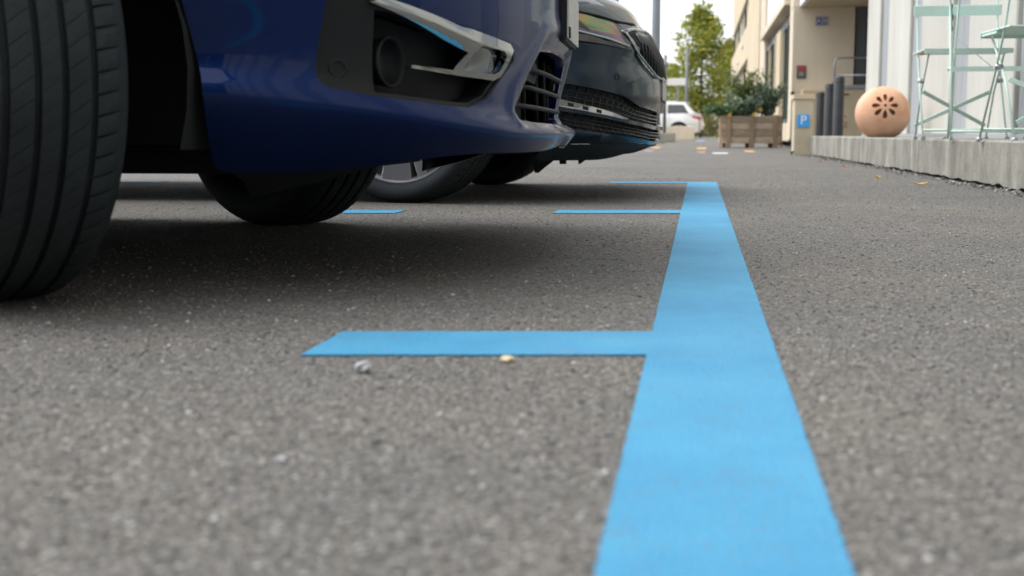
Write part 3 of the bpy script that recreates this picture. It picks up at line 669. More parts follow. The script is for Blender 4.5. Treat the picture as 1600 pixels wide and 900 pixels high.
def plant(loc, stems, h, spread, m, size, lab, per=60, droop=0, stemcol=M_BARK):
    o = empty('shrub', loc, 0, lab, 'shrub', 'shrubs growing in the wooden planter'); pts = []; mb = MB()
    for k in range(stems):
        a = random.uniform(0, 2 * PI); L = h * random.uniform(.55, 1.05); sx = spread * random.uniform(.2, 1)
        P = []
        for i in range(6):
            t = i / 5; P.append(Vector((math.cos(a) * sx * t ** 1.3, math.sin(a) * sx * t ** 1.3 * .7, L * (t - droop * t * t))))
        mb.tube(P, [.006 * (1 - .8 * i / 5) for i in range(6)], 5)
        for j in range(per):
            t = random.uniform(.15, 1) ** .8; i = min(4, int(t * 5)); p = P[i].lerp(P[i + 1], t * 5 - i); sc = .05 * (1.1 - .6 * t)
            pts.append(p + Vector((random.gauss(0, sc), random.gauss(0, sc), random.gauss(0, sc * .7))))
    mb.build('stems', stemcol, o); link('foliage', leaves_mesh('foliage', [tuple(p) for p in pts], size, m), None, o)
LD = island_mat('dark_green_leaf', [(0, (.04, .08, .03)), (.6, (.10, .18, .07)), (1, (.20, .27, .12))], .6, .15)
LG = island_mat('grey_green_leaf', [(0, (.06, .10, .06)), (.6, (.14, .20, .13)), (1, (.27, .33, .24))], .6, .15)
LO = island_mat('olive_leaf', [(0, (.05, .08, .02)), (.6, (.14, .19, .055)), (1, (.28, .30, .11))], .6, .15)
plant((.46, 21.5, .45), 44, .40, .42, LD, .07, 'dense dark green shrub spilling over the left of the planter', 90, .45)
plant((.80, 21.65, .45), 34, .80, .42, LO, .07, 'tall olive green shrub in the middle of the planter', 60)
plant((1.08, 21.6, .45), 34, .62, .36, LG, .06, 'grey green shrub at the right of the planter', 60)
plant((.72, 21.45, .45), 34, .42, .40, LG, .06, 'low silvery shrub at the front of the planter', 55)
def flower(loc, lab):
    o = empty('flower', loc, 0, lab, 'flower', 'yellow flowers at the planter rim')
    mb = MB()
    for k in range(9):
        T = TR((0, 0, 0), R(90), random.uniform(0, .2), 0) @ Matrix.Rotation(k * 2 * PI / 9, 4, 'Z')
        mb.add([(0, 0, 0), (.018, -.010, .004), (.036, 0, .008), (.018, .010, .004)], [(0, 1, 2, 3)], True, T)
    mb.build('petals', M_LEAFY, o, recalc=False); MB().lathe([(.0001, .008), (.008, .005), (.010, 0)], 10, 'z', TR((0, -.004, 0), R(90))).build('heart', M_LEAFO, o)
flower((.475, 21.24, .535), 'yellow flower above the left post of the planter'); flower((.865, 21.26, .54), 'yellow flower above the middle post of the planter'); flower((.97, 21.3, .62), 'pale yellow flower at the right among the grey leaves')

# ------------------------------------------------------------------ street furniture beyond
def block(name, loc, a, b, m, lab, bevel=.03):
    o = MB().box(a, b).build(name, m, bevel=bevel, loc=loc, seg=2); tag(o, lab, 'block'); return o
block('concrete_block', (-.66, 44.9, 0), (-.75, -.3, 0), (.49, .3, .47), M_BEIGE2, 'pale concrete block standing before the white car', .03)
po = empty('barrier_post', (-.94, 35, 0), 0, 'dark post in a concrete foot beside the teal car', 'post')
MB().box((-.33, -.25, 0), (.30, .25, .25)).build('concrete_foot', M_CONC, po, bevel=.03)
MB().tube([(0, 0, .2), (0, 0, 2.32)], .045, 12).build('tube', M_STEEL, po)
MB().box((-.07, -.05, 2.0), (.09, .05, 2.06)).build('clamp', M_STEEL, po)
def mast(loc, r, h, lab, arm=True):
    o = empty('street_mast', loc, 0, lab, 'mast', 'grey steel masts'); MB().tube([(0, 0, 0), (0, 0, 1.2), (0, 0, 1.25), (0, 0, h)], [r, r, r * .85, r * .7], 16).build('shaft', M_STEEL, o); MB().lathe([(r * 2, 0), (r * 2, .03), (r * 1.1, .05)], 16).build('base_plate', M_STEEL, o)
    if not arm: return
    MB().tube([(0, 0, h - .1), (-.3, 0, h + .1), (-.9, 0, h + .15)], [.05, .05, .04], 8).build('arm', M_STEEL, o); MB().box((-1.5, -.12, h + .1), (-.85, .12, h + .2)).build('lamp_head', M_STEEL, o, bevel=.03)
mast((-1.06, 31, 0), .125, 8, 'thick grey mast rising right of the teal car bonnet'); mast((-2.10, 32, 0), .12, 8, 'grey mast peeking over the teal car bonnet'); mast((-.58, 57, 0), .09, 3.9, 'thin grey mast before the tree', False)
sg = empty('direction_sign', (-.97, 58.5, 0), 0, 'white sign board on a thin post before the tree', 'sign')
MB().tube([(0, 0, 0), (0, 0, 2.4)], .05, 10).build('post', M_STEEL, sg); MB().box((-.5, -.06, 2.36), (.46, -.03, 2.68)).build('board', M_SIGNW, sg, bevel=.01)

# lawn, bushes, trees
sheet('lawn', [(-40, 76), (60, 76), (60, 140), (-40, 140)], .02, M_LAWN, 'strip of bright green lawn far behind the planter')
def tree(name, loc, h, crown_r, z0, n, m, lab, size=.12, trunk=.09, cone=1.0, group=None, cat='tree'):
    o = empty(name, loc, 0, lab, cat, group); mb = MB()
    mb.tube([(0, 0, -.05), (.02, 0, h * .35), (-.03, .02, h * .7), (0, 0, h * .97)], [trunk, trunk * .75, trunk * .4, .01], 8)
    pts = []
    nb = 46
    for k in range(nb):
        t = (k + random.random()) / nb; z = z0 + (h - z0) * t; rr = crown_r * max(.07, math.sin(PI * (.14 + .83 * t ** .75)) ** cone) * random.uniform(.5, 1.15); a = k * 2.4 + random.uniform(-.5, .5)
        tip = Vector((math.cos(a) * rr, math.sin(a) * rr, z + rr * random.uniform(.25, .6))); b = Vector((0, 0, z)); mid = b.lerp(tip, .5) + Vector((0, 0, -.05 * rr))
        mb.tube([b, mid, tip], [trunk * .3 * (1 - .6 * t), trunk * .15, .006], 5)
        m_ = int(n / nb)
        for c in range(9):
            s_ = random.uniform(.25, 1.05); cc = (b.lerp(mid, s_ * 2) if s_ < .5 else mid.lerp(tip, s_ * 2 - 1)) + Vector((random.gauss(0, .12), random.gauss(0, .12), random.gauss(0, .1))) * crown_r * .45
            q = rng.normal(0, crown_r * .10, (m_ // 9, 3)) + np.array(cc); pts.append(q)
    mb.build('trunk', M_BARK, o); link('crown', leaves_mesh('crown', np.concatenate(pts), size, m, .1, .6), None, o)
TG = island_mat('tree_leaf', [(0, (.12, .16, .016)), (.5, (.25, .28, .032)), (.85, (.37, .36, .05)), (1, (.50, .42, .08))], .6, .3)
TY = island_mat('autumn_leaf', [(0, (.10, .11, .015)), (.5, (.24, .20, .03)), (1, (.46, .32, .05))], .6, .3)
TO = island_mat('brown_hedge_leaf', [(0, (.06, .06, .02)), (.5, (.14, .115, .04)), (1, (.24, .19, .06))], .6, .2)
TN = island_mat('orange_leaf', [(0, (.25, .09, .03)), (1, (.5, .2, .06))], .6, .3)
tree('broadleaf_tree', (.05, 72, 0), 6.9, 2.35, 1.2, 10000, TG, 'tall yellow green tree rising beside the beige building', .19, .10, 1.25)
tree('broadleaf_tree', (1.75, 84, 0), 6.0, 2.0, .8, 7000, TY, 'yellowing autumn tree half hidden by the beige building', .17, .1, 1.4)
tree('broadleaf_tree', (-1.9, 90, 0), 4.6, 2.0, .6, 6000, TG, 'low green tree behind the white car', .17, .1, 1.6)
def bush(loc, rx, rz_, n, m, lab, size=.12):
    o = empty('bush', loc, 0, lab, 'bush', 'bushes along the lawn'); q = rng.normal(size=(n, 3)); q /= np.linalg.norm(q, axis=1)[:, None]; q *= (rng.uniform(.45, 1, n) ** .5)[:, None]
    q *= 1 + .25 * np.sin(q[:, :1] * 7 + 1) * np.cos(q[:, 2:] * 6); q[:, 2] = np.abs(q[:, 2]); q *= np.array([rx, rx * .8, rz_]); link('foliage', leaves_mesh('foliage', q, size, m), None, o)
    mb = MB()
    for k in range(7): a = k * .9; mb.tube([(0, 0, 0), (math.cos(a) * rx * .3, math.sin(a) * rx * .3, rz_ * .4), (math.cos(a) * rx * .6, math.sin(a) * rx * .6, rz_ * .75)], [.03, .02, .008], 5)
    mb.build('stems', M_BARK, o)
bush((.7, 78, 0), 1.3, 1.5, 3500, TO, 'brownish hedge bush between the white car and the planter', .12)
bush((1.9, 77, 0), .9, 1.0, 2200, TY, 'yellow green bush close behind the planter', .12)
bush((-1.1, 95, 0), 2.2, 3.0, 5000, TY, 'large yellow bush behind the tree trunk', .2)
bush((2.2, 100, 0), 3.0, 3.6, 6000, TG, 'large green bush far behind the lawn', .22)
bush((-4.2, 96, 0), 2.6, 3.2, 5000, TG, 'far green bush hidden mostly by the teal car', .22)
bush((-1.7, 84, 0), 1.0, 2.0, 2500, TN, 'orange autumn bush over the roof of the white car', .14)

# ------------------------------------------------------------------ the building across the street, behind the camera (mirrored in the car paint)
ob = empty('brick_building', (-8, -15, 0), 0, 'long dark brick building across the street behind the viewer', 'building')
MB().box((-45, -8, 0), (26, 0, 10)).build('wall', mat('brown_brick', (.075, .06, .05), .9, var=.2, vscale=3), ob)
for zf in (1.2, 4.4, 7.4):
    for k in range(23):
        x = -42.5 + k * 3
        wn = MB().box((x, .002, zf), (x + 1.7, .05, zf + 1.7)).build('window', M_WGLASS, ob); MB().box((x + .81, .052, zf), (x + .89, .07, zf + 1.7)).build('mullion', M_WPANEL, wn); MB().box((x - .05, .052, zf - .1), (x + 1.75, .12, zf - .003)).build('sill', M_CONC, wn)
MB().box((-45.3, -8.2, 10), (26.3, .3, 10.3)).build('roof_edge', M_CONC, ob)

# ------------------------------------------------------------------ cars
class Plan:
    """outline of a car nose in plan, from the middle of the front to behind the wheel; (u, w) = forward, sideways"""
    def __init__(s, pts, n=40):
        full = [(p[0], -p[1]) for p in pts[1:3]][::-1] + pts; out = []
        for i in range(2, len(full) - 1):
            p0, p1, p2 = full[i - 1], full[i], full[i + 1]; p3 = full[i + 2] if i + 2 < len(full) else (2 * p2[0] - p1[0], 2 * p2[1] - p1[1])
            for j in range(n):
                t = j / n; out.append(tuple(.5 * (2 * p1[k] + (p2[k] - p0[k]) * t + (2 * p0[k] - 5 * p1[k] + 4 * p2[k] - p3[k]) * t * t + (-p0[k] + 3 * p1[k] - 3 * p2[k] + p3[k]) * t ** 3) for k in (0, 1)))
        out.append(full[-1]); s.p = out; s.a = [0]
        for i in range(1, len(out)): s.a.append(s.a[-1] + math.dist(out[i], out[i - 1]))
    def at(s, a):
        sg = 1 if a >= 0 else -1; a = min(abs(a), s.a[-1]); i = min(len(s.a) - 2, max(0, bisect.bisect_right(s.a, a) - 1)); t = (a - s.a[i]) / (s.a[i + 1] - s.a[i]); p, q = s.p[i], s.p[i + 1]
        def tan(j):
            j0, j1 = max(0, j - 6), min(len(s.p) - 1, j + 6); d = Vector((s.p[j1][0] - s.p[j0][0], s.p[j1][1] - s.p[j0][1])).normalized()
            if j < 6: d = Vector((0, 1)).lerp(d, j / 6).normalized()
            return d
        d = tan(i).lerp(tan(i + 1), t).normalized()
        return lerp(p[0], q[0], t), sg * lerp(p[1], q[1], t), d[1], sg * -d[0]
    def a_of_u(s, u):
        for i in range(len(s.p) - 1, -1, -1):
            if s.p[i][0] >= u: return s.a[i]
        return 0
    def w_of_u(s, u): return s.at(s.a_of_u(u))[1]
def gridpatch(name, fn, nu, nv, m, parent, closed=False):
    vs = [fn(i / nu, j / nv) for j in range(nv + 1) for i in range(nu + 1)]
    fs = [(j * (nu + 1) + i, j * (nu + 1) + i + 1, (j + 1) * (nu + 1) + i + 1, (j + 1) * (nu + 1) + i) for j in range(nv) for i in range(nu)]
    return MB().add(vs, fs, True).build(name, m, parent)

def tread_rib(r, y0, y1, hw, N, gap, slant, shoulder, ch):
    mb = MB(); na, nb = 3, 3
    def rad(y): t = abs(y) / hw; return r - .006 * t * t - .010 * max(0, t - .72) ** 2 / .08
    for k in range(N):
        t0 = 2 * PI * k / N; dt = 2 * PI / N - gap / r; vs = []; fs = []
        for lvl in (0, 1):
            for i in range(na + 1):
                for j in range(nb + 1):
                    y = lerp(y0, y1, j / nb); th = t0 + dt * i / na + slant * (y - y0) / r; edge = (i in (0, na)) or (j in (0, nb))
                    rr = rad(y) - (ch if edge else 0) if lvl == 0 else r - .016
                    vs.append((rr * math.cos(th), y, rr * math.sin(th)))
        q = (na + 1) * (nb + 1); ix = lambda i, j, l=0: l * q + i * (nb + 1) + j
        for i in range(na):
            for j in range(nb): fs.append((ix(i, j), ix(i, j + 1), ix(i + 1, j + 1), ix(i + 1, j)))
            fs.append((ix(i, 0), ix(i + 1, 0), ix(i + 1, 0, 1), ix(i, 0, 1))); fs.append((ix(i, nb), ix(i, nb, 1), ix(i + 1, nb, 1), ix(i + 1, nb)))
        for j in range(nb): fs.append((ix(0, j), ix(0, j, 1), ix(0, j + 1, 1), ix(0, j + 1))); fs.append((ix(na, j), ix(na, j + 1), ix(na, j + 1, 1), ix(na, j, 1)))
        mb.add(vs, fs)
        if shoulder:   # short sipe cut as a thin dark sliver sunk into the block
            pass
    return mb
def wheel(root, u, y, r, wd, steer, side, style, N=72):
    hw = wd * .46; bead = r * (.79 if style else .70)
    prof = [(bead, -wd * .40), (lerp(bead, r, .12), -wd * .46), (lerp(bead, r, .40), -wd * .515), (lerp(bead, r, .70), -wd * .505), (r - .016, -hw - .001), (r - .0115, -hw + .012), (r - .0105, 0), (r - .0115, hw - .012), (r - .016, hw + .001), (lerp(bead, r, .70), wd * .505), (lerp(bead, r, .40), wd * .515), (lerp(bead, r, .12), wd * .46), (bead, wd * .40)]
    w_ = MB().lathe(prof, 96, 'y').build('wheel', M_RUBBER, root); w_.location = (u, y, r - .004); w_.rotation_euler = (0, 0, steer)
    g = .0098; c = [-hw, -hw + wd * .195, -wd * .105, wd * .105, hw - wd * .195, hw]
    edges = [(-hw, -wd * .275), (-wd * .275 + g, -wd * .10), (-wd * .10 + g, wd * .10 - g), (wd * .10, wd * .275 - g), (wd * .275, hw)]
    for k, (a, b) in enumerate(edges):
        gap, sl = ((.0034, .25), (.0011, .75), (.0005, .8), (.0011, .75), (.0034, .25))[k]
        tread_rib(r, a, b, hw, N, gap, sl * (1 if k != 0 else -.3), k in (0, 4), .0009 if k in (0, 4) else .0003).build('tread_rib', M_RUBBER, w_)
    s = side; yo = s * wd * .40
    MB().lathe([(bead, -s * wd * .40), (bead * .93, -s * wd * .30), (bead * .90, s * wd * .1), (bead * .93, yo * .9), (bead * .985, yo * 1.02), (bead * 1.03, yo * 1.05), (bead * 1.03, yo * .95)], 72, 'y').build('rim', M_ALLOYD, w_)
    MB().lathe([(.0001, yo * .45), (bead * .5, yo * .40), (bead * .92, yo * .1)], 48, 'y').build('rim_well', M_DARK, w_)
    n = 5
    for k in range(n):
        T = Matrix.Rotation(2 * PI * k / n + .35, 4, 'Y')
        for da, wa, wb, m in ((0, .026, .062, M_ALLOY), (.42, .012, .020, M_ALLOY), (-.42, .012, .020, M_ALLOY)):
            T2 = T @ Matrix.Rotation(da, 4, 'Y'); r0, r1 = .05, bead * .965
            vs = [(r0, yo * .82, -wa), (r0, yo * .82, wa), (r1, yo * .98, wb), (r1, yo * .98, -wb), (r0, yo * .55, -wa), (r0, yo * .55, wa), (r1, yo * .55, wb), (r1, yo * .55, -wb)]
            MB().add(vs, [(0, 1, 2, 3), (4, 7, 6, 5), (0, 4, 5, 1), (1, 5, 6, 2), (2, 6, 7, 3), (3, 7, 4, 0)], False, T2).build('spoke', m, w_, bevel=.004)
        T3 = T @ Matrix.Rotation(.21, 4, 'Y')
        MB().add([(bead * .45, yo * .75, -.03), (bead * .45, yo * .75, .03), (bead * .96, yo * .88, .05), (bead * .96, yo * .88, -.03)], [(0, 1, 2, 3)], False, T3).build('spoke_insert', M_ALLOYD, w_)
    MB().lathe([(.0001, yo * .92), (.028, yo * .90), (.034, yo * .8), (.06, yo * .8), (.07, yo * .6)], 32, 'y').build('hub_cap', M_ALLOYD, w_)
    MB().lathe([(.0001, s * .01), (bead * .62, s * .01), (bead * .62, -s * .02), (.0001, -s * .02)], 48, 'y').build('brake_disc', M_GALV, w_)
    return w_

def car_rest(root, plan, off, cfg, paint):
    """everything behind the nose: sides, bonnet, cabin, tail, underbody"""
    wb, Lr, ra, hw = cfg['wb'], cfg['rear'], cfg['arch'], plan.p[-1][1]; zt, us, zb, belt = cfg['ztop'], cfg['useam'], cfg['zbonnet'], cfg['belt']
    ub, uf, uR, uw = cfg['ws'], cfg['roof0'], cfg['roof1'], cfg['rearbase']; zr = cfg['roof']; ac = cfg['ac']
    def Wd(u):
        w_ = plan.w_of_u(u) if u > 0 else hw
        return w_ - .07 * sstep(-wb - .15, -Lr + .0, u) if u < -wb - .15 else w_
    Wd2 = lambda u: hw - .10 * (1 - sstep(-Lr, -wb - .1, u)) if u < -wb - .1 else (plan.w_of_u(u) if u > 0 else hw)
    def soff(z): return off(1.2, z)
    def zside(u): return lerp(zt, belt, sstep(us, ub - .1, u)) if u > ub - .1 else belt + .06 * sstep(ub - .1, -Lr, u)
    zside_ = lambda u: (zt + (belt - zt) * min(1, max(0, (us - u) / (us - ub + .1)))) if u > ub - .1 else belt + .05 * min(1, (ub - .1 - u) / 2.5)
    for sg in (1, -1):
        def S(u, z, d=0): return Vector((u, -sg * (Wd2(u) + soff(z) + d), z))
        zs = cfg['sill']; poly = []
        def arch(c, n=16, u0=None):
            pts = []
            for k in range(n + 1):
                t = PI * k / n; pts.append((c + ra * math.cos(t), .32 + ra * math.sin(t)))
            return pts
        # front of side at seam, over the front arch
        za = .32 + math.sqrt(max(0, ra * ra - (us - ac) ** 2)); t0 = math.asin((za - .32) / ra)
        poly = [(us, zside_(us)), (us, za)] + [(ac + ra * math.cos(t), .32 + ra * math.sin(t)) for t in [lerp(t0, PI, k / 14) for k in range(1, 15)]] + [(ac - ra, zs), (-wb + ra, zs)]
        poly += arch(-wb)[0:] + [(-wb - ra, .22), (-Lr + .12, .26), (-Lr + .12, zside_(-Lr))]
        n = 22
        poly += [(u, zside_(u)) for u in [lerp(-Lr + .2, us - .05, k / n) for k in range(n + 1)]]
        panel('body_side', S, poly, [], .06, paint, root, depth=.02)
        for c in (ac, -wb):
            def lin(t, v, c=c): an = lerp(-.28, PI + .28, t); return (c + (ra + .004) * math.cos(an), -sg * (hw - .03 - v * .34), .32 + (ra + .004) * math.sin(an))
            gridpatch('wheel_arch_liner', lin, 24, 3, M_DARK, root)
        MB().box((-wb + ra, -sg * (hw - .035) - .03, zs - .035), (ac - ra, -sg * (hw - .035) + .03, zs + .02)).build('sill', M_DARK, root, bevel=.01)
        # side glass and pillars
        gz0, gz1 = belt + .02, zr - .05
        def C(u, z, d=0):
            t = (z - belt) / (zr - belt); b = hw - .115 + .0; return Vector((u, -sg * (lerp(b, cfg['roofw'], max(0, t) ** 1.15) + d), z))
        def u_front(z): return lerp(ub - .02, uf + .02, (z - belt) / (zr - belt))
        def u_back(z): return lerp(uw, uR, max(0, (z - belt) / (zr - belt)) ** .8)
        cab = [(u_front(lerp(belt, zr, k / 6)), lerp(belt, zr, k / 6)) for k in range(7)] + [(u_back(lerp(zr, belt, k / 6)), lerp(zr, belt, k / 6)) for k in range(7)]
        panel('cabin_side', C, cab, [], .08, paint, root, depth=.02)
        z0, z1 = belt + .035, zr - .085; um = [u_front(z0) - .16, -1.28, -2.15, u_back(z0) + .22]
        for k in range(3):
            a, b = um[k] - .03, um[k + 1] + .03
            a1, b1 = min(a, u_front(z1) - .09), max(b, u_back(z1) + .12)
            if a1 - b1 < .1: b1 = a1 - .1
            panel('side_window', lambda u, z, d: C(u, z, d + .005), roundp([(a, z0), (a1, z1), (b1, z1), (b, z0)], .05), [], .09, M_GLASS, root, depth=.004)
        mr = MB().lathe([(.0001, -.02), (.06, -.015), (.085, .02), (.08, .07), (.0001, .09)], 16, 'z', TR((ub - .35, -sg * (hw + .10), belt + .06), 0, R(-90), 0)).build('door_mirror', paint, root)
        for uu in (-1.0, -1.95): MB().box((uu - .2, -sg * (hw + .005) - .012, belt - .14), (uu, -sg * (hw + .005) + .012, belt - .115)).build('door_handle', paint, root, bevel=.008)
        for uu, z0_ in ((-.42, zs + .03), (-1.32, zs + .03), (-2.25, .70)):
            MB().box((uu - .003, -sg * (Wd2(uu) - .01) - .0115, z0_), (uu + .003, -sg * (Wd2(uu) - .01) + .0115, belt)).build('door_gap', M_DARK, root)
    # bonnet
    A = plan.a_of_u(us)
    def bon(s, j):
        i = s * 2 - 1; a = i * A; zf = zt; u, w_, nu, nw = plan.at(a); o = off(a, zf); F_ = Vector((u + nu * o, -(w_ + nw * o), zf)); wB = Wd2(ub - .1) + soff(belt)
        B_ = Vector((ub - .10 * abs(i) ** 2, -i * wB, lerp(zb, belt, abs(i) ** 2.5))); e = lerp(cfg.get('bexp', .55), 1, abs(i) ** 1.6)
        p = F_.lerp(B_, j); p.z = zf + (B_.z - zf) * j ** e
        if abs(i) < .999: p.z += .03 * (1 - i * i) * math.sin(PI * j)
        return p
    gridpatch('bonnet', bon, 48, 40, paint, root)
    rw = cfg['roofw']; bw = hw - .115
    def wsf(s, t): i = s * 2 - 1; return (lerp(ub, uf, t) - .10 * i * i * (1 - t * .6), -i * lerp(bw + .01, rw, t), lerp(zb, zr + .03, t) - (.03) * i * i * t - (zb - belt) * (i * i) * (1 - t))
    gridpatch('windscreen', wsf, 24, 14, M_GLASS, root)
    def roof(s, t): i = s * 2 - 1; return (lerp(uf, uR, t) - .04 * i * i * (1 - t), -i * rw, zr + .03 * (1 - i * i) + .03 * math.sin(PI * t) * (1 - i * i * .5))
    gridpatch('roof', roof, 24, 20, paint, root)
    # tail
    def rw_(s, t): i = s * 2 - 1; return (lerp(uR, uw, t ** .9) + .05 * i * i, -i * lerp(rw, bw, t), lerp(zr + .03 - .03 * i * i, belt + .04, t))
    gridpatch('tailgate_frame', rw_, 20, 12, paint, root)
    def rwg(s, t): s, t = .09 + .82 * s, .10 + .80 * t; i = s * 2 - 1; p = Vector(rw_(s, t)); return p + Vector((-.006, 0, .006))
    gridpatch('rear_window', rwg, 16, 8, M_GLASS, root)
    MB().add([(uR + .06, -rw, zr + .012), (uR + .06, rw, zr + .012), (uR - .20, rw * .92, zr - .02), (uR - .20, -rw * .92, zr - .02), (uR + .06, -rw, zr - .02), (uR + .06, rw, zr - .02), (uR - .19, rw * .92, zr - .045), (uR - .19, -rw * .92, zr - .045)], [(0, 1, 2, 3), (7, 6, 5, 4), (0, 4, 5, 1), (1, 5, 6, 2), (2, 6, 7, 3), (3, 7, 4, 0)]).build('roof_spoiler', paint, root, bevel=.008)
    def tail(s, t):
        i = s * 2 - 1; z = lerp(.26, belt + .05, t); sh = 1 - abs(i) ** 4; bul = .16 * sh * (1 - .0 * t) + .03
        prof = -.0 + .10 * sstep(.55, 1.0, t) * 1.2 - .05 * sstep(.25, .40, t) * (1 - sstep(.40, .5, t)) + .06 * (1 - sstep(0, .2, t))
        uu = -Lr + .12 - bul + prof * sh; return (uu, -i * (Wd2(-Lr + .12) + soff(z) * 1.0), z)
    gridpatch('tail_panel', tail, 40, 24, paint, root)
    gridpatch('tail_deck', lambda s, t: tuple(Vector(tail(s, 1)).lerp(Vector(rw_(s, 1)), t)), 24, 4, paint, root)
    for sg in (1, -1):
        def tl(s, t): p = Vector(tail(.5 + sg * lerp(.30, .4995, s), lerp(.66, .84, t) - .03 * (1 - s))); return p + Vector((-.008, -sg * .006 * s, 0))
        gridpatch('tail_lamp', tl, 12, 4, M_TAIL, root)
        def tl2(u, z, d): return Vector((u, -sg * (Wd2(u) + soff(z) + .006 + d), z))
        panel('tail_lamp_side', tl2, [(-Lr + .115, lerp(.26, belt + .05, .66)), (-Lr + .115, lerp(.26, belt + .05, .84)), (-Lr + .42, lerp(.26, belt + .05, .86)), (-Lr + .36, lerp(.26, belt + .05, .78))], [], .04, M_TAIL, root, depth=.006)
    gridpatch('rear_bumper_trim', lambda s, t: tuple(Vector(tail(.06 + .88 * s, .02 + .13 * t)) + Vector((-.006, 0, 0))), 24, 3, M_PLASTIC, root)
    MB().box((-Lr + .2, -(hw - .42), cfg['under']), (.42, hw - .42, cfg['under'] + .05)).build('underbody', M_DARK, root, bevel=.02)
    MB().box((-Lr + .15, -(hw - .06), cfg['under'] + .052), (-.44, hw - .06, cfg['under'] + .07)).build('shading_floor_plate', M_DARK, root); MB().box((.37, -(hw - .2), .245), (.62, hw - .2, .26)).build('shading_floor_plate', M_DARK, root)  # wide floor plates, out of view, added to block light under the car
    MB().box((-.42 + ac, -(hw - .36), cfg['under'] + .05), (.42 + ac, hw - .36, .62)).build('engine_bay', M_DARK, root)
    MB().box((-Lr + .25, -(hw - .36), cfg['under'] + .05), (-.46, hw - .36, belt - .1)).build('floor_tub', M_DARK, root)

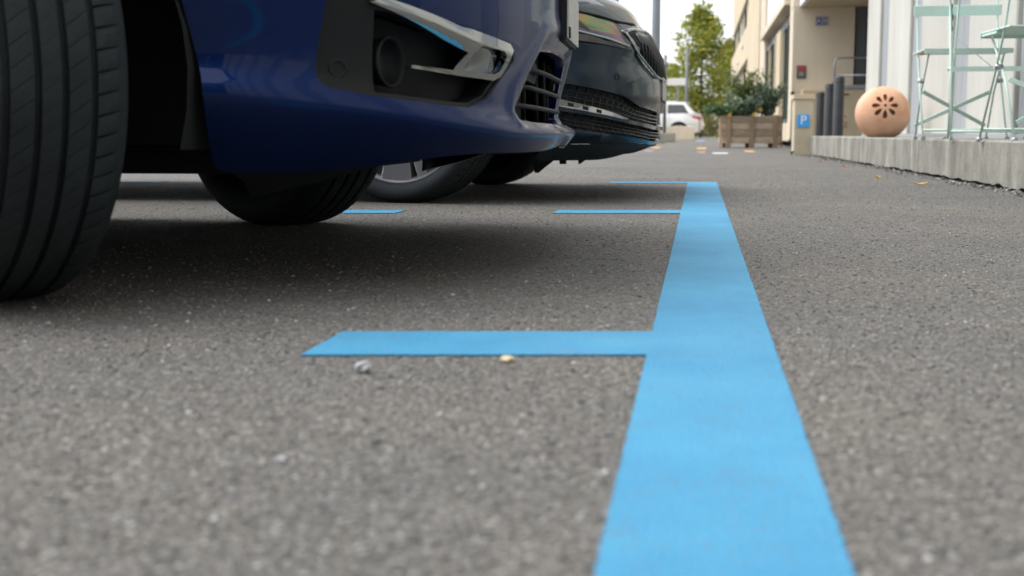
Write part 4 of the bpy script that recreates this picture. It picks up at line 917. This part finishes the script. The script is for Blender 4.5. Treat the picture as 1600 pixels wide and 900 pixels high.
# ---- blue car
def blue_car():
    root = empty('blue_car', (-1.07, 2.57, 0), R(1.5), 'glossy dark blue car nearest the camera, its front wheel turned', 'car')
    plan = Plan([(.815, 0), (.813, .13), (.802, .28), (.77, .44), (.715, .58), (.63, .705), (.52, .795), (.39, .848), (.2, .878), (0, .895)])
    IN = [(.278, .386), (.424, .272), (.405, .2625), (.34, .259), (0, .2545), (-.34, .259), (-.405, .2625), (-.424, .272), (-.278, .386), (-.14, .391), (0, .392), (.14, .391)]
    IN = roundp(IN, .016, 3)
    FA = [Vector(p) for p in IN]
    def dist_in(a, z):
        if abs(a) > .52 or z > .46 or z < .22: return 9
        best = 9
        for i in range(len(FA)):
            p, q = FA[i - 1], FA[i]; d = q - p; L2 = d.length_squared
            if L2 < 1e-12: continue
            t = max(0, min(1, ((a - p.x) * d.x + (z - p.y) * d.y) / L2)); best = min(best, math.hypot(a - p.x - d.x * t, z - p.y - d.y * t))
        return best
    def off(a, z):
        a = abs(a); g = sstep(.40, 1.15, a); zc = lerp(.237, .294, g); k = lerp(.004, .012, g); q = zc - z; dl = .5 * (q + math.sqrt(q * q + k * k)); d = .5 * (-q + math.sqrt(q * q + k * k))
        o = -(lerp(.75, .50, g) * dl + lerp(4., 1.2, g) * dl * dl)
        o += lerp(-.022 * sstep(0, .045, d) + .012 * sstep(.08, .2, d), -.013 * sstep(0, .055, d) + .015 * sstep(.05, .18, d), g)
        if z > .5: o -= .5 * (z - .5) ** 1.6
        return o
    def S(a, z, d=0):
        u, w_, nu, nw = plan.at(a); o = off(a, z) + d
        if abs(a) < .55 and z < .47 and z > .25:
            di = dist_in(a, z)
            o -= .012 * (1 - sstep(0, .03, di)) - .005 * math.exp(-((di - .042) / .016) ** 2)      # rolled lip round the intake
        return Vector((u + nu * o, -(w_ + nw * o), z))
    fog = [(.883, .427), (.8888, .4007), (.8984, .3427), (.8981, .3246), (.8916, .312), (.88, .3047), (.8159, .2946), (.6659, .2821), (.6059, .2801), (.5497, .2933), (.4531, .36), (.4591, .3773), (.5422, .389), (.6678, .4074), (.7728, .4286), (.8056, .4384), (.865, .4465), (.879, .442)]
    neg = lambda P: [(-a, z) for a, z in P]
    zb = lambda a: (.185 if a > 1.0 else lerp(.207, .183, sstep(.55, .93, a))) + .010 * (1 - sstep(0, .3, a))
    n = 40; bot = [(lerp(-1.045, 1.045, k / n), zb(abs(lerp(-1.045, 1.045, k / n)))) for k in range(n + 1)]
    ac, ra = -.03, .37
    edge = [(1.0545, .190), (1.057, .20), (1.059, .24), (1.0595, .283), (1.0625, .32), (1.0705, .354), (1.0855, .4225)] + [(plan.a_of_u(ac + math.sqrt(ra * ra - (z - .32) ** 2) - .004), z) for z in (.47, .52, .57, .62)]
    outer = bot + edge + neg(edge)[::-1]
    cre = [[(a, lerp(.237, .294, sstep(.40, 1.15, abs(a))) + dz) for a in [lerp(-1.03, 1.03, k / 150) for k in range(151)]] for dz in (-.007, -.003, 0, .003, .008)]
    panel('front_bumper', S, outer, [fog, neg(fog), IN], .0125, M_BLUE, root, depth=.012, hole_depth=.02, lines=cre)
    us = ac + math.sqrt(ra * ra - .3 ** 2); A = plan.a_of_u(us)
    up = [(-A, .62), (A, .62), (A, .80), (-A, .80)]
    panel('front_panel', S, up, [], .04, M_BLUE, root, depth=.01)
    for s in (1, -1):
        panel('headlamp', lambda a, z, d: S(a, z, d + .004), roundp([(s * .62, .66), (s * 1.12, .70), (s * 1.18, .79), (s * .55, .755)], .03), [], .04, M_LENS, root, depth=.006)
        gr = panel('kidney_grille', lambda a, z, d: S(a, z, d + .004), roundp([(s * .03, .60), (s * .30, .60), (s * .36, .68), (s * .33, .76), (s * .03, .77)], .03), [], .04, M_GLOSSBLK, root, depth=.006)
        for k in range(9):
            a = s * (.05 + k * .033); MB().tube([S(a, .61 + .02 * (k == 8), .008), S(a, .68, .010), S(a, .755, .008)], .004, 6).build('grille_bar', M_CHROME, gr)
        F = fog if s > 0 else neg(fog); sg = s
        pocket = [(s * a, z) for a, z in [(.8053, .4184), (.8034, .3003), (.6613, .2889), (.6006, .2871), (.5559, .2994), (.4813, .3553), (.4756, .3701), (.5616, .3837), (.6666, .3988), (.7488, .4144)]]
        fs = panel('fog_lamp_surround', lambda a, z, d: S(a, z, d - .006), F, [pocket], .02, M_PLASTIC, root, depth=.01, hole_depth=.05)
        panel('pocket_back', lambda a, z, d: S(a, z, d - .045 - .035 * sstep(.55, .75, abs(a))), pocket, [], .03, M_PLASTIC, fs, rims=False)
        # raised bead round the insert
        MB().tube([S(a, z, -.003) for a, z in dens(F, .012) + [F[0]]], .0028, 6, caps=False).build('seal', M_DARK, fs)
        sc = S(s * .862, .3326, -.006); 
        u, w_, nu, nw = plan.at(s * .862); nrm = Vector((nu, -nw, 0)); T = Matrix.Translation(sc) @ nrm.to_track_quat('Z', 'Y').to_matrix().to_4x4()
        MB().lathe([(.0145, .0), (.0135, .0022), (.0105, .0022), (.0085, -.004), (.0001, -.005)], 20, 'z', T).build('sensor_cap', M_PLASTIC, fs)
        c = S(s * .770, .346, -.042); ax = Vector((.93, -.36 * s, 0)).normalized(); T = Matrix.Translation(c) @ ax.to_track_quat('Z', 'Y').to_matrix().to_4x4()
        MB().lathe([(.029, -.03), (.034, -.005), (.0375, .020), (.0385, .024), (.0355, .025), (.033, .018), (.028, -.012), (.027, -.012)], 36, 'z', T).build('fog_lamp', M_PLASTIC, root)
        MB().lathe([(.0001, .002), (.014, -.001), (.0285, -.010)], 32, 'z', T).build('lamp_lens', M_LENS, root)
        chrome = [(s * a, z) for a, z in [(.8181, .4283), (.7875, .4354), (.6728, .4124), (.5709, .396), (.4816, .3853), (.467, .376), (.4812, .3511), (.4975, .3319), (.5206, .3246), (.5956, .3285), (.722, .3378), (.722, .3425), (.6272, .3379), (.6063, .3653), (.6684, .3815), (.7512, .4086)]]
        def SC(a, z, d=0):
            aa = abs(a); zc_ = .383 + (aa - .6) * (.223 if aa > .6 else .12); q = (z - zc_) / (.018 + .030 * sstep(.64, .52, aa)); return S(a, z, d + .004 - .009 * q * q / (1 + .4 * q * q))
        tip = [(s * a, z) for a, z in [(.594, .3630), (.575, .378), (.503, .3725), (.489, .366), (.505, .340), (.524, .3345), (.608, .3385)]]
        ct = panel('chrome_trim', SC, chrome, [roundp(tip, .004, 2)], .006, M_CHROME, root, depth=.014, hole_depth=.012)
        panel('trim_inlay', lambda a, z, d: S(a, z, d - .012 + .10 * (z - .355) * (abs(a) - .54) * 4), tip, [], .012, mat('smoked_chrome', (.22, .24, .25), .08, 1.0), ct, rims=False)
    # lower intake: box behind, slats, posts
    panel('lower_intake', lambda a, z, d: S(a, z, d - .10), [(-.44, .24), (.44, .24), (.44, .41), (-.44, .41)], [], .05, M_DARK, root, rims=False)
    for z, am in ((.353, .325), (.3215, .365), (.2885, .405)):
        P = [S(lerp(-am, am, k / 30), z - .004 * math.cos(PI * (k / 30 - .5)), -.022) for k in range(31)]
        MB().tube(P, .0065, 8, flat=.7).build('intake_slat', M_PLASTIC, root)
    for a in (-.24, -.08, .08, .24): MB().tube([S(a, .262, -.04), S(a, .32, -.044), S(a, .388, -.04)], .005, 6).build('intake_post', M_PLASTIC, root)
    for s in (1, -1):   # intake side cheek
        panel('intake_cheek', lambda a, z, d: S(a, z, d - .03), [(s * .20, .33), (s * .32, .335), (s * .28, .385), (s * .19, .385)], [], .03, M_PLASTIC, root, depth=.01)
    # plate and holder
    hold = MB().box((.765, -.142, .413), (.814, .142, .515)).build('plate_holder', M_PLASTIC, root, bevel=.008)
    MB().box((.8145, -.138, .418), (.8185, .138, .51)).build('number_plate', M_PLATE, hold, bevel=.002)
    MB().box((.8187, -.136, .42), (.821, -.11, .44)).build('plate_clip', M_PLASTIC, hold)
    # air deflectors below the bumper
    for s in (1, -1):
        def D(a, z, d): return S(a, z, d - .035)
        panel('air_deflector', D, [(s * 1.045, .192), (s * 1.01, .165), (s * .998, .142), (s * .978, .146), (s * .8584, .165), (s * .74, .19), (s * .72, .205)], [], .025, M_PLASTIC, root, depth=.008)
    gridpatch('under_tray', lambda s, t: tuple(S(lerp(-.9, .9, s), .205 + .012 * t, -.03 - .30 * t * (1 - .6 * abs(2 * s - 1) ** 3))), 40, 6, M_DARK, root)
    cfg = dict(wb=2.67, rear=3.48, arch=ra, ac=ac, ztop=.80, useam=us, zbonnet=1.04, belt=.98, ws=-.42, roof0=-1.22, roof1=-2.95, rearbase=-3.30, roof=1.53, roofw=.58, sill=.20, under=.17)
    car_rest(root, plan, off, cfg, M_BLUE)
    r = .322
    wheel(root, .012, -.85, r, .22, R(-43), -1, 0); wheel(root, .0, .72, r, .215, R(-33), 1, 0)
    wheel(root, -2.67, -.765, r, .215, 0, -1, 0); wheel(root, -2.67, .765, r, .215, 0, 1, 0)
    for s in (1, -1): MB().tube([(.0, s * .2, .27), (.0, s * .62, .25)], .035, 10).build('axle', M_DARK, root)
blue_car()

# ---- teal car
def iris_mat():
    m = bpy.data.materials.new('painted_rainbow_lamp_glass'); m.use_nodes = True; n = m.node_tree.nodes; l = m.node_tree.links; b = n['Principled BSDF']
    b.inputs['Roughness'].default_value = .25; b.inputs['Coat Weight'].default_value = .6; b.inputs['Metallic'].default_value = .5
    tc = n.new('ShaderNodeTexCoord'); mp = n.new('ShaderNodeMapping'); mp.inputs['Rotation'].default_value = (R(38), 0, 0); mp.inputs['Scale'].default_value = (0, 1, 5.2); l.new(tc.outputs['Object'], mp.inputs[0])
    nz = n.new('ShaderNodeTexNoise'); nz.inputs['Scale'].default_value = 2.3; nz.inputs['Detail'].default_value = 2; nz.inputs['Distortion'].default_value = .6; l.new(mp.outputs[0], nz.inputs['Vector'])
    r = n.new('ShaderNodeValToRGB'); e = r.color_ramp.elements; st = [(.30, (.03, .035, .04)), (.39, (.02, .04, .12)), (.44, (.03, .16, .08)), (.48, (.22, .19, .04)), (.51, (.24, .08, .05)), (.55, (.13, .05, .14)), (.59, (.03, .06, .08)), (.66, (.14, .10, .11)), (.72, (.04, .045, .05))]  # rainbow sheen painted into the base colour, picked by noise
    e[0].position, e[0].color = st[0][0], (*st[0][1], 1); e[1].position, e[1].color = st[-1][0], (*st[-1][1], 1)
    for p, k in st[1:-1]: x = e.new(p); x.color = (*k, 1)
    l.new(nz.outputs['Fac'], r.inputs[0]); l.new(r.outputs[0], b.inputs['Base Color']); return m
def teal_car():
    root = empty('teal_car', (-.992, 5.22, 0), R(-1), 'dark teal car with black grille parked beyond the blue car', 'car')
    plan = Plan([(.85, 0), (.848, .15), (.838, .30), (.808, .46), (.755, .61), (.67, .74), (.55, .835), (.40, .895), (.2, .92), (0, .93)])
    def off(a, z):
        if z < .235: o = -.7 * (.235 - z) - 3 * (.235 - z) ** 2
        elif z < .38: o = -.012 * sstep(.235, .26, z) + .012 * sstep(.33, .38, z)
        else: o = 0
        o -= .022 * sstep(.42, .5, z)
        if z > .55: o -= .55 * (min(z, .75) - .55) + 2.4 * (min(z, .75) - .55) ** 2.2
        if abs(a) > 1.15: o = lerp(o, -.5 * max(0, z - .6) ** 1.6 - max(0, .3 - z) * .4, sstep(1.15, 1.2, abs(a)))
        else: o = lerp(o, -.5 * max(0, z - .6) ** 1.6 - max(0, .3 - z) * .4, sstep(.85, 1.2, abs(a)))
        return o
    def S(a, z, d=0):
        u, w_, nu, nw = plan.at(a); o = off(a, z) + d; return Vector((u + nu * o, -(w_ + nw * o), z))
    neg = lambda P: [(-a, z) for a, z in P]; sym = lambda P: P + neg(P)[::-1]
    ac, ra = -.02, .385
    b1 = sym([(0, .320), (.301, .322), (.50, .334), (.56, .346), (.659, .370), (.80, .390), (.914, .406), (.965, .41), (.975, .345), (.935, .322), (.80, .305), (.608, .284), (.45, .272), (.296, .266), (0, .262)][0:])
    def ring(top, bottom): return top + neg(top)[::-1][0:0]
    top1 = [(.965, .405), (.914, .406), (.80, .390), (.659, .370), (.56, .346), (.50, .334), (.301, .322), (0, .320)]
    bot1 = [(0, .266), (.296, .268), (.45, .276), (.608, .287), (.80, .310), (.935, .328), (.97, .345)]
    B1 = top1[:-1] + neg(top1)[::-1] + neg(bot1)[::-1][:-1] + bot1
    top2 = [(.965, .318), (.932, .314), (.80, .297), (.608, .274), (.45, .262), (.312, .253), (0, .250)]
    bot2 = [(0, .207), (.299, .209), (.5, .220), (.723, .235), (.85, .247), (.903, .257), (.95, .275)]
    B2 = top2[:-1] + neg(top2)[::-1] + neg(bot2)[::-1][:-1] + bot2
    zb = lambda a: lerp(.188, .145, sstep(.3, .72, a))
    us = ac + math.sqrt(ra * ra - .26 ** 2); Au = plan.a_of_u
    n = 40; bot = [(lerp(-1.0, 1.0, k / n), .203 - .008 * (1 - sstep(.2, .5, abs(lerp(-1.0, 1.0, k / n))))) for k in range(n + 1)]
    bot0 = [(lerp(-1.0, 1.0, k / n), zb(abs(lerp(-1.0, 1.0, k / n)))) for k in range(n + 1)]
    panel('lower_skirt', S, bot0 + [(a, z - .001) for a, z in bot[::-1]], [], .025, mat('satin_slate_plastic', (.016, .022, .025), .55, spec=.3), root, depth=.012)
    edge = [(Au(.40), .207), (Au(.39), .22), (Au(.375), .30)] + [(Au(ac + math.sqrt(ra * ra - (z - .32) ** 2)), z) for z in (.36, .42, .48, .53, .58)]
    panel('front_bumper', S, bot + edge + neg(edge)[::-1], [B1, B2], .022, M_TEAL, root, depth=.012, hole_depth=.03)
    A = Au(us)
    G = [(.589, .605), (.525, .517), (.343, .446), (0, .440)]; G = G + neg(G)[::-1][1:] + [(-.493, .619), (0, .632), (.493, .619)]
    # front panel carries lamps and grille
    panel('front_panel', S, [(-A, .58), (A, .58), (A, .648), (-A, .648)], [], .03, M_TEAL, root, depth=.01)
    panel('grille_surround', lambda a, z, d: S(a, z, d + .003), roundp(G, .02), [], .03, M_GLOSSBLK, root, depth=.02)
    gi = [(a * .90, lerp(.535, z, .86)) for a, z in G]
    gp = panel('grille', lambda a, z, d: S(a, z, d + .005), gi, [], .03, M_DARK, root, depth=.004)
    k = -.50
    while k <= .501:
        zz = [z for z in [lerp(.44, .625, t / 30) for t in range(31)] if inside((k, z), gi)]
        if len(zz) > 3: MB().tube([S(k, z, .009) for z in (zz[0], (zz[0] + zz[-1]) / 2, zz[-1])], .0058, 6).build('grille_bar', M_GLOSSBLK, gp)
        k += .036
    MB().tube([S(a, z, .012) for a, z in [(-.56, .602), (-.48, .614), (-.25, .624), (0, .627), (.25, .624), (.48, .614), (.56, .602)]], .006, 8).build('grille_chrome', M_CHROME, gp)
    MB().tube([S(a, z, .010) for a, z in [(-.575, .60), (-.515, .520), (-.338, .450), (0, .4445), (.338, .450), (.515, .520), (.575, .60)]], .004, 8).build('grille_chrome', M_CHROME, gp)
    IM = iris_mat()
    for s in (1, -1):
        le = roundp([(s * a, z) for a, z in [(1.02, .668), (.835, .656), (.621, .626), (.625, .568), (.602, .545), (.877, .592), (1.0, .61)]], .008)
        hl = panel('headlamp', lambda a, z, d: S(a, z, d + .006), le, [], .02, IM, root, depth=.012)
        MB().tube([S(s * a, z, .011) for a, z in [(1.0, .607), (.877, .590), (.74, .568), (.61, .546)]], .0042, 6).build('lamp_chrome', M_CHROME, hl)
        panel('lamp_lower_trim', lambda a, z, d: S(a, z, d + .005), [(s * a, z) for a, z in [(1.0, .605), (.877, .588), (.602, .543), (.605, .534), (.89, .556), (1.0, .57)]], [], .03, M_GLOSSBLK, root, depth=.01)
        panel('lamp_lid', lambda a, z, d: S(a, z, d + .0075), [(s * a, z) for a, z in [(1.0, .63), (.90, .615), (.80, .593), (.83, .625), (.90, .645)]], [], .02, M_GLOSSBLK, hl, depth=.004)
        # chrome running light bar over the upper band
        dr = [(s * a, z) for a, z in [(.985, .362), (.935, .352), (.80, .328), (.70, .309), (.608, .289), (.66, .290), (.72, .299), (.80, .309), (.935, .329), (.985, .338)]]
        tr = panel('bumper_trim', lambda a, z, d: S(a, z, d + .004), dr, [], .015, M_CHROME, root, depth=.03)
        for a, z in ((.905, .336), (.845, .325), (.785, .315)): MB().add([S(s * (a + x_), z + z_ + .17 * x_, dd_) for dd_ in (.0056, -.01) for x_, z_ in ((-.011, -.006), (.011, -.006), (.011, .006), (-.011, .006))], [(0, 1, 2, 3), (7, 6, 5, 4), (0, 4, 5, 1), (1, 5, 6, 2), (2, 6, 7, 3), (3, 7, 4, 0)]).build('trim_slot', M_DARK, tr)
        # deflector tooth
        panel('air_deflector', lambda a, z, d: S(a, z, d - .05), [(s * 1.03, .15), (s * .98, .10), (s * .96, .10), (s * .90, .15)], [], .03, M_PLASTIC, root, depth=.008)
    for nm, B in (('upper_mesh', B1), ('lower_mesh', B2)):
        pm = panel(nm, lambda a, z, d: S(a, z, d - .028), B, [], .03, M_PLASTIC, root, depth=.004)
        top, low = (top1, bot1[::-1]) if nm == 'upper_mesh' else (top2, bot2[::-1])
        def zat(P, a): 
            P = sorted(P)
            for (a0, z0), (a1, z1) in zip(P, P[1:]):
                if a0 <= a <= a1: return lerp(z0, z1, (a - a0) / (a1 - a0))
            return P[-1][1]
        for f in (.25, .5, .75):       # slim louvres following the band
            MB().tube([S(a, lerp(zat(low, abs(a)), zat(top, abs(a)), f), -.021) for a in [lerp(-.93, .93, k / 60) for k in range(61)]], .0024, 6, flat=.7).build('louvre', M_GLOSSBLK, pm)
        for k in range(-24, 25):
            a = k * .038; z0, z1 = zat(low, abs(a)), zat(top, abs(a)); MB().tube([S(a - .006, lerp(z0, z1, .02), -.024), S(a, lerp(z0, z1, .5), -.023), S(a - .006, lerp(z0, z1, .98), -.024)], .0016, 4).build('mesh_post', M_GLOSSBLK, pm)
    MB().tube([S(a, z, .004) for a, z in [(1.05, .668), (.838, .6635), (.70, .650), (.569, .6365), (.40, .640), (0, .6445), (-.40, .640), (-.569, .6365), (-.70, .650), (-.838, .6635), (-1.05, .668)]], .0045, 6).build('bonnet_gap', M_DARK, root)
    hold = MB().box((.83, -.155, .36), (.848, .155, .462)).build('plate_holder', M_PLASTIC, root, bevel=.006)
    MB().box((.8485, -.15, .368), (.8515, .15, .455)).build('number_plate', M_PLATE, hold, bevel=.002)
    ts = S(.70, .44, .0); MB().tube([S(.70 + .012 * math.cos(t), .435 + .012 * math.sin(t), .001) for t in [q * PI / 5 for q in range(11)]], .0012, 5, caps=False).build('tow_cap', M_DARK, root)
    cfg = dict(wb=2.7, rear=3.6, arch=ra, ac=ac, ztop=.648, useam=us, zbonnet=1.02, belt=1.0, ws=-.42, roof0=-1.15, roof1=-3.0, rearbase=-3.35, roof=1.60, roofw=.60, sill=.22, under=.16, bexp=.52)
    car_rest(root, plan, off, cfg, M_TEAL)
    r = .335
    wheel(root, .0, -.80, r, .22, R(-14), -1, 1); wheel(root, .0, .80, r, .22, R(-12), 1, 1); wheel(root, -2.7, -.80, r, .22, 0, -1, 1); wheel(root, -2.7, .80, r, .22, 0, 1, 1)
    # dark fastener under the car
    MB().lathe([(.0001, -.02), (.012, -.02), (.014, .0)], 10, 'z', TR((.52, -.62, .15))).build('drain_plug', M_DARK, root)
teal_car()

# ---- white car far behind
def white_car():
    root = empty('white_car', (-3.42, 51.0, 0), R(180), 'white hatchback seen from the side, tail to the right, beyond the concrete block', 'car')
    plan = Plan([(.85, 0), (.845, .15), (.83, .30), (.79, .46), (.72, .61), (.63, .74), (.52, .83), (.38, .88), (.2, .90), (0, .91)])
    def off(a, z): return -.5 * max(0, z - .6) ** 1.6 - max(0, .3 - z) * .4
    def S(a, z, d=0): u, w_, nu, nw = plan.at(a); o = off(a, z) + d; return Vector((u + nu * o, -(w_ + nw * o), z))
    ac, ra = 0, .37; us = math.sqrt(ra * ra - .3 ** 2); Au = plan.a_of_u; neg = lambda P: [(-a, z) for a, z in P]
    edge = [(Au(.40), .19)] + [(Au(math.sqrt(ra * ra - (z - .32) ** 2)), z) for z in (.32, .45, .54, .62)] + [(Au(us), .72)]
    panel('front_bumper', S, edge + neg(edge)[::-1], [], .06, M_WHITE, root)
    for s in (1, -1): panel('headlamp', lambda a, z, d: S(a, z, d + .004), [(s * .6, .60), (s * 1.0, .62), (s * 1.05, .70), (s * .55, .68)], [], .05, M_LENS, root)
    panel('grille', lambda a, z, d: S(a, z, d + .004), [(-.5, .38), (.5, .38), (.55, .58), (-.55, .58)], [], .06, M_GLOSSBLK, root)
    cfg = dict(wb=2.62, rear=3.5, arch=ra, ac=ac, ztop=.72, useam=us, zbonnet=.98, belt=.95, ws=-.45, roof0=-1.2, roof1=-2.85, rearbase=-3.3, roof=1.42, roofw=.58, sill=.22, under=.17)
    car_rest(root, plan, off, cfg, M_WHITE)
    for u in (0, -2.62):
        for s in (1, -1): wheel(root, u, -s * .79, .322, .205, 0, -s, 1, 24)
white_car()
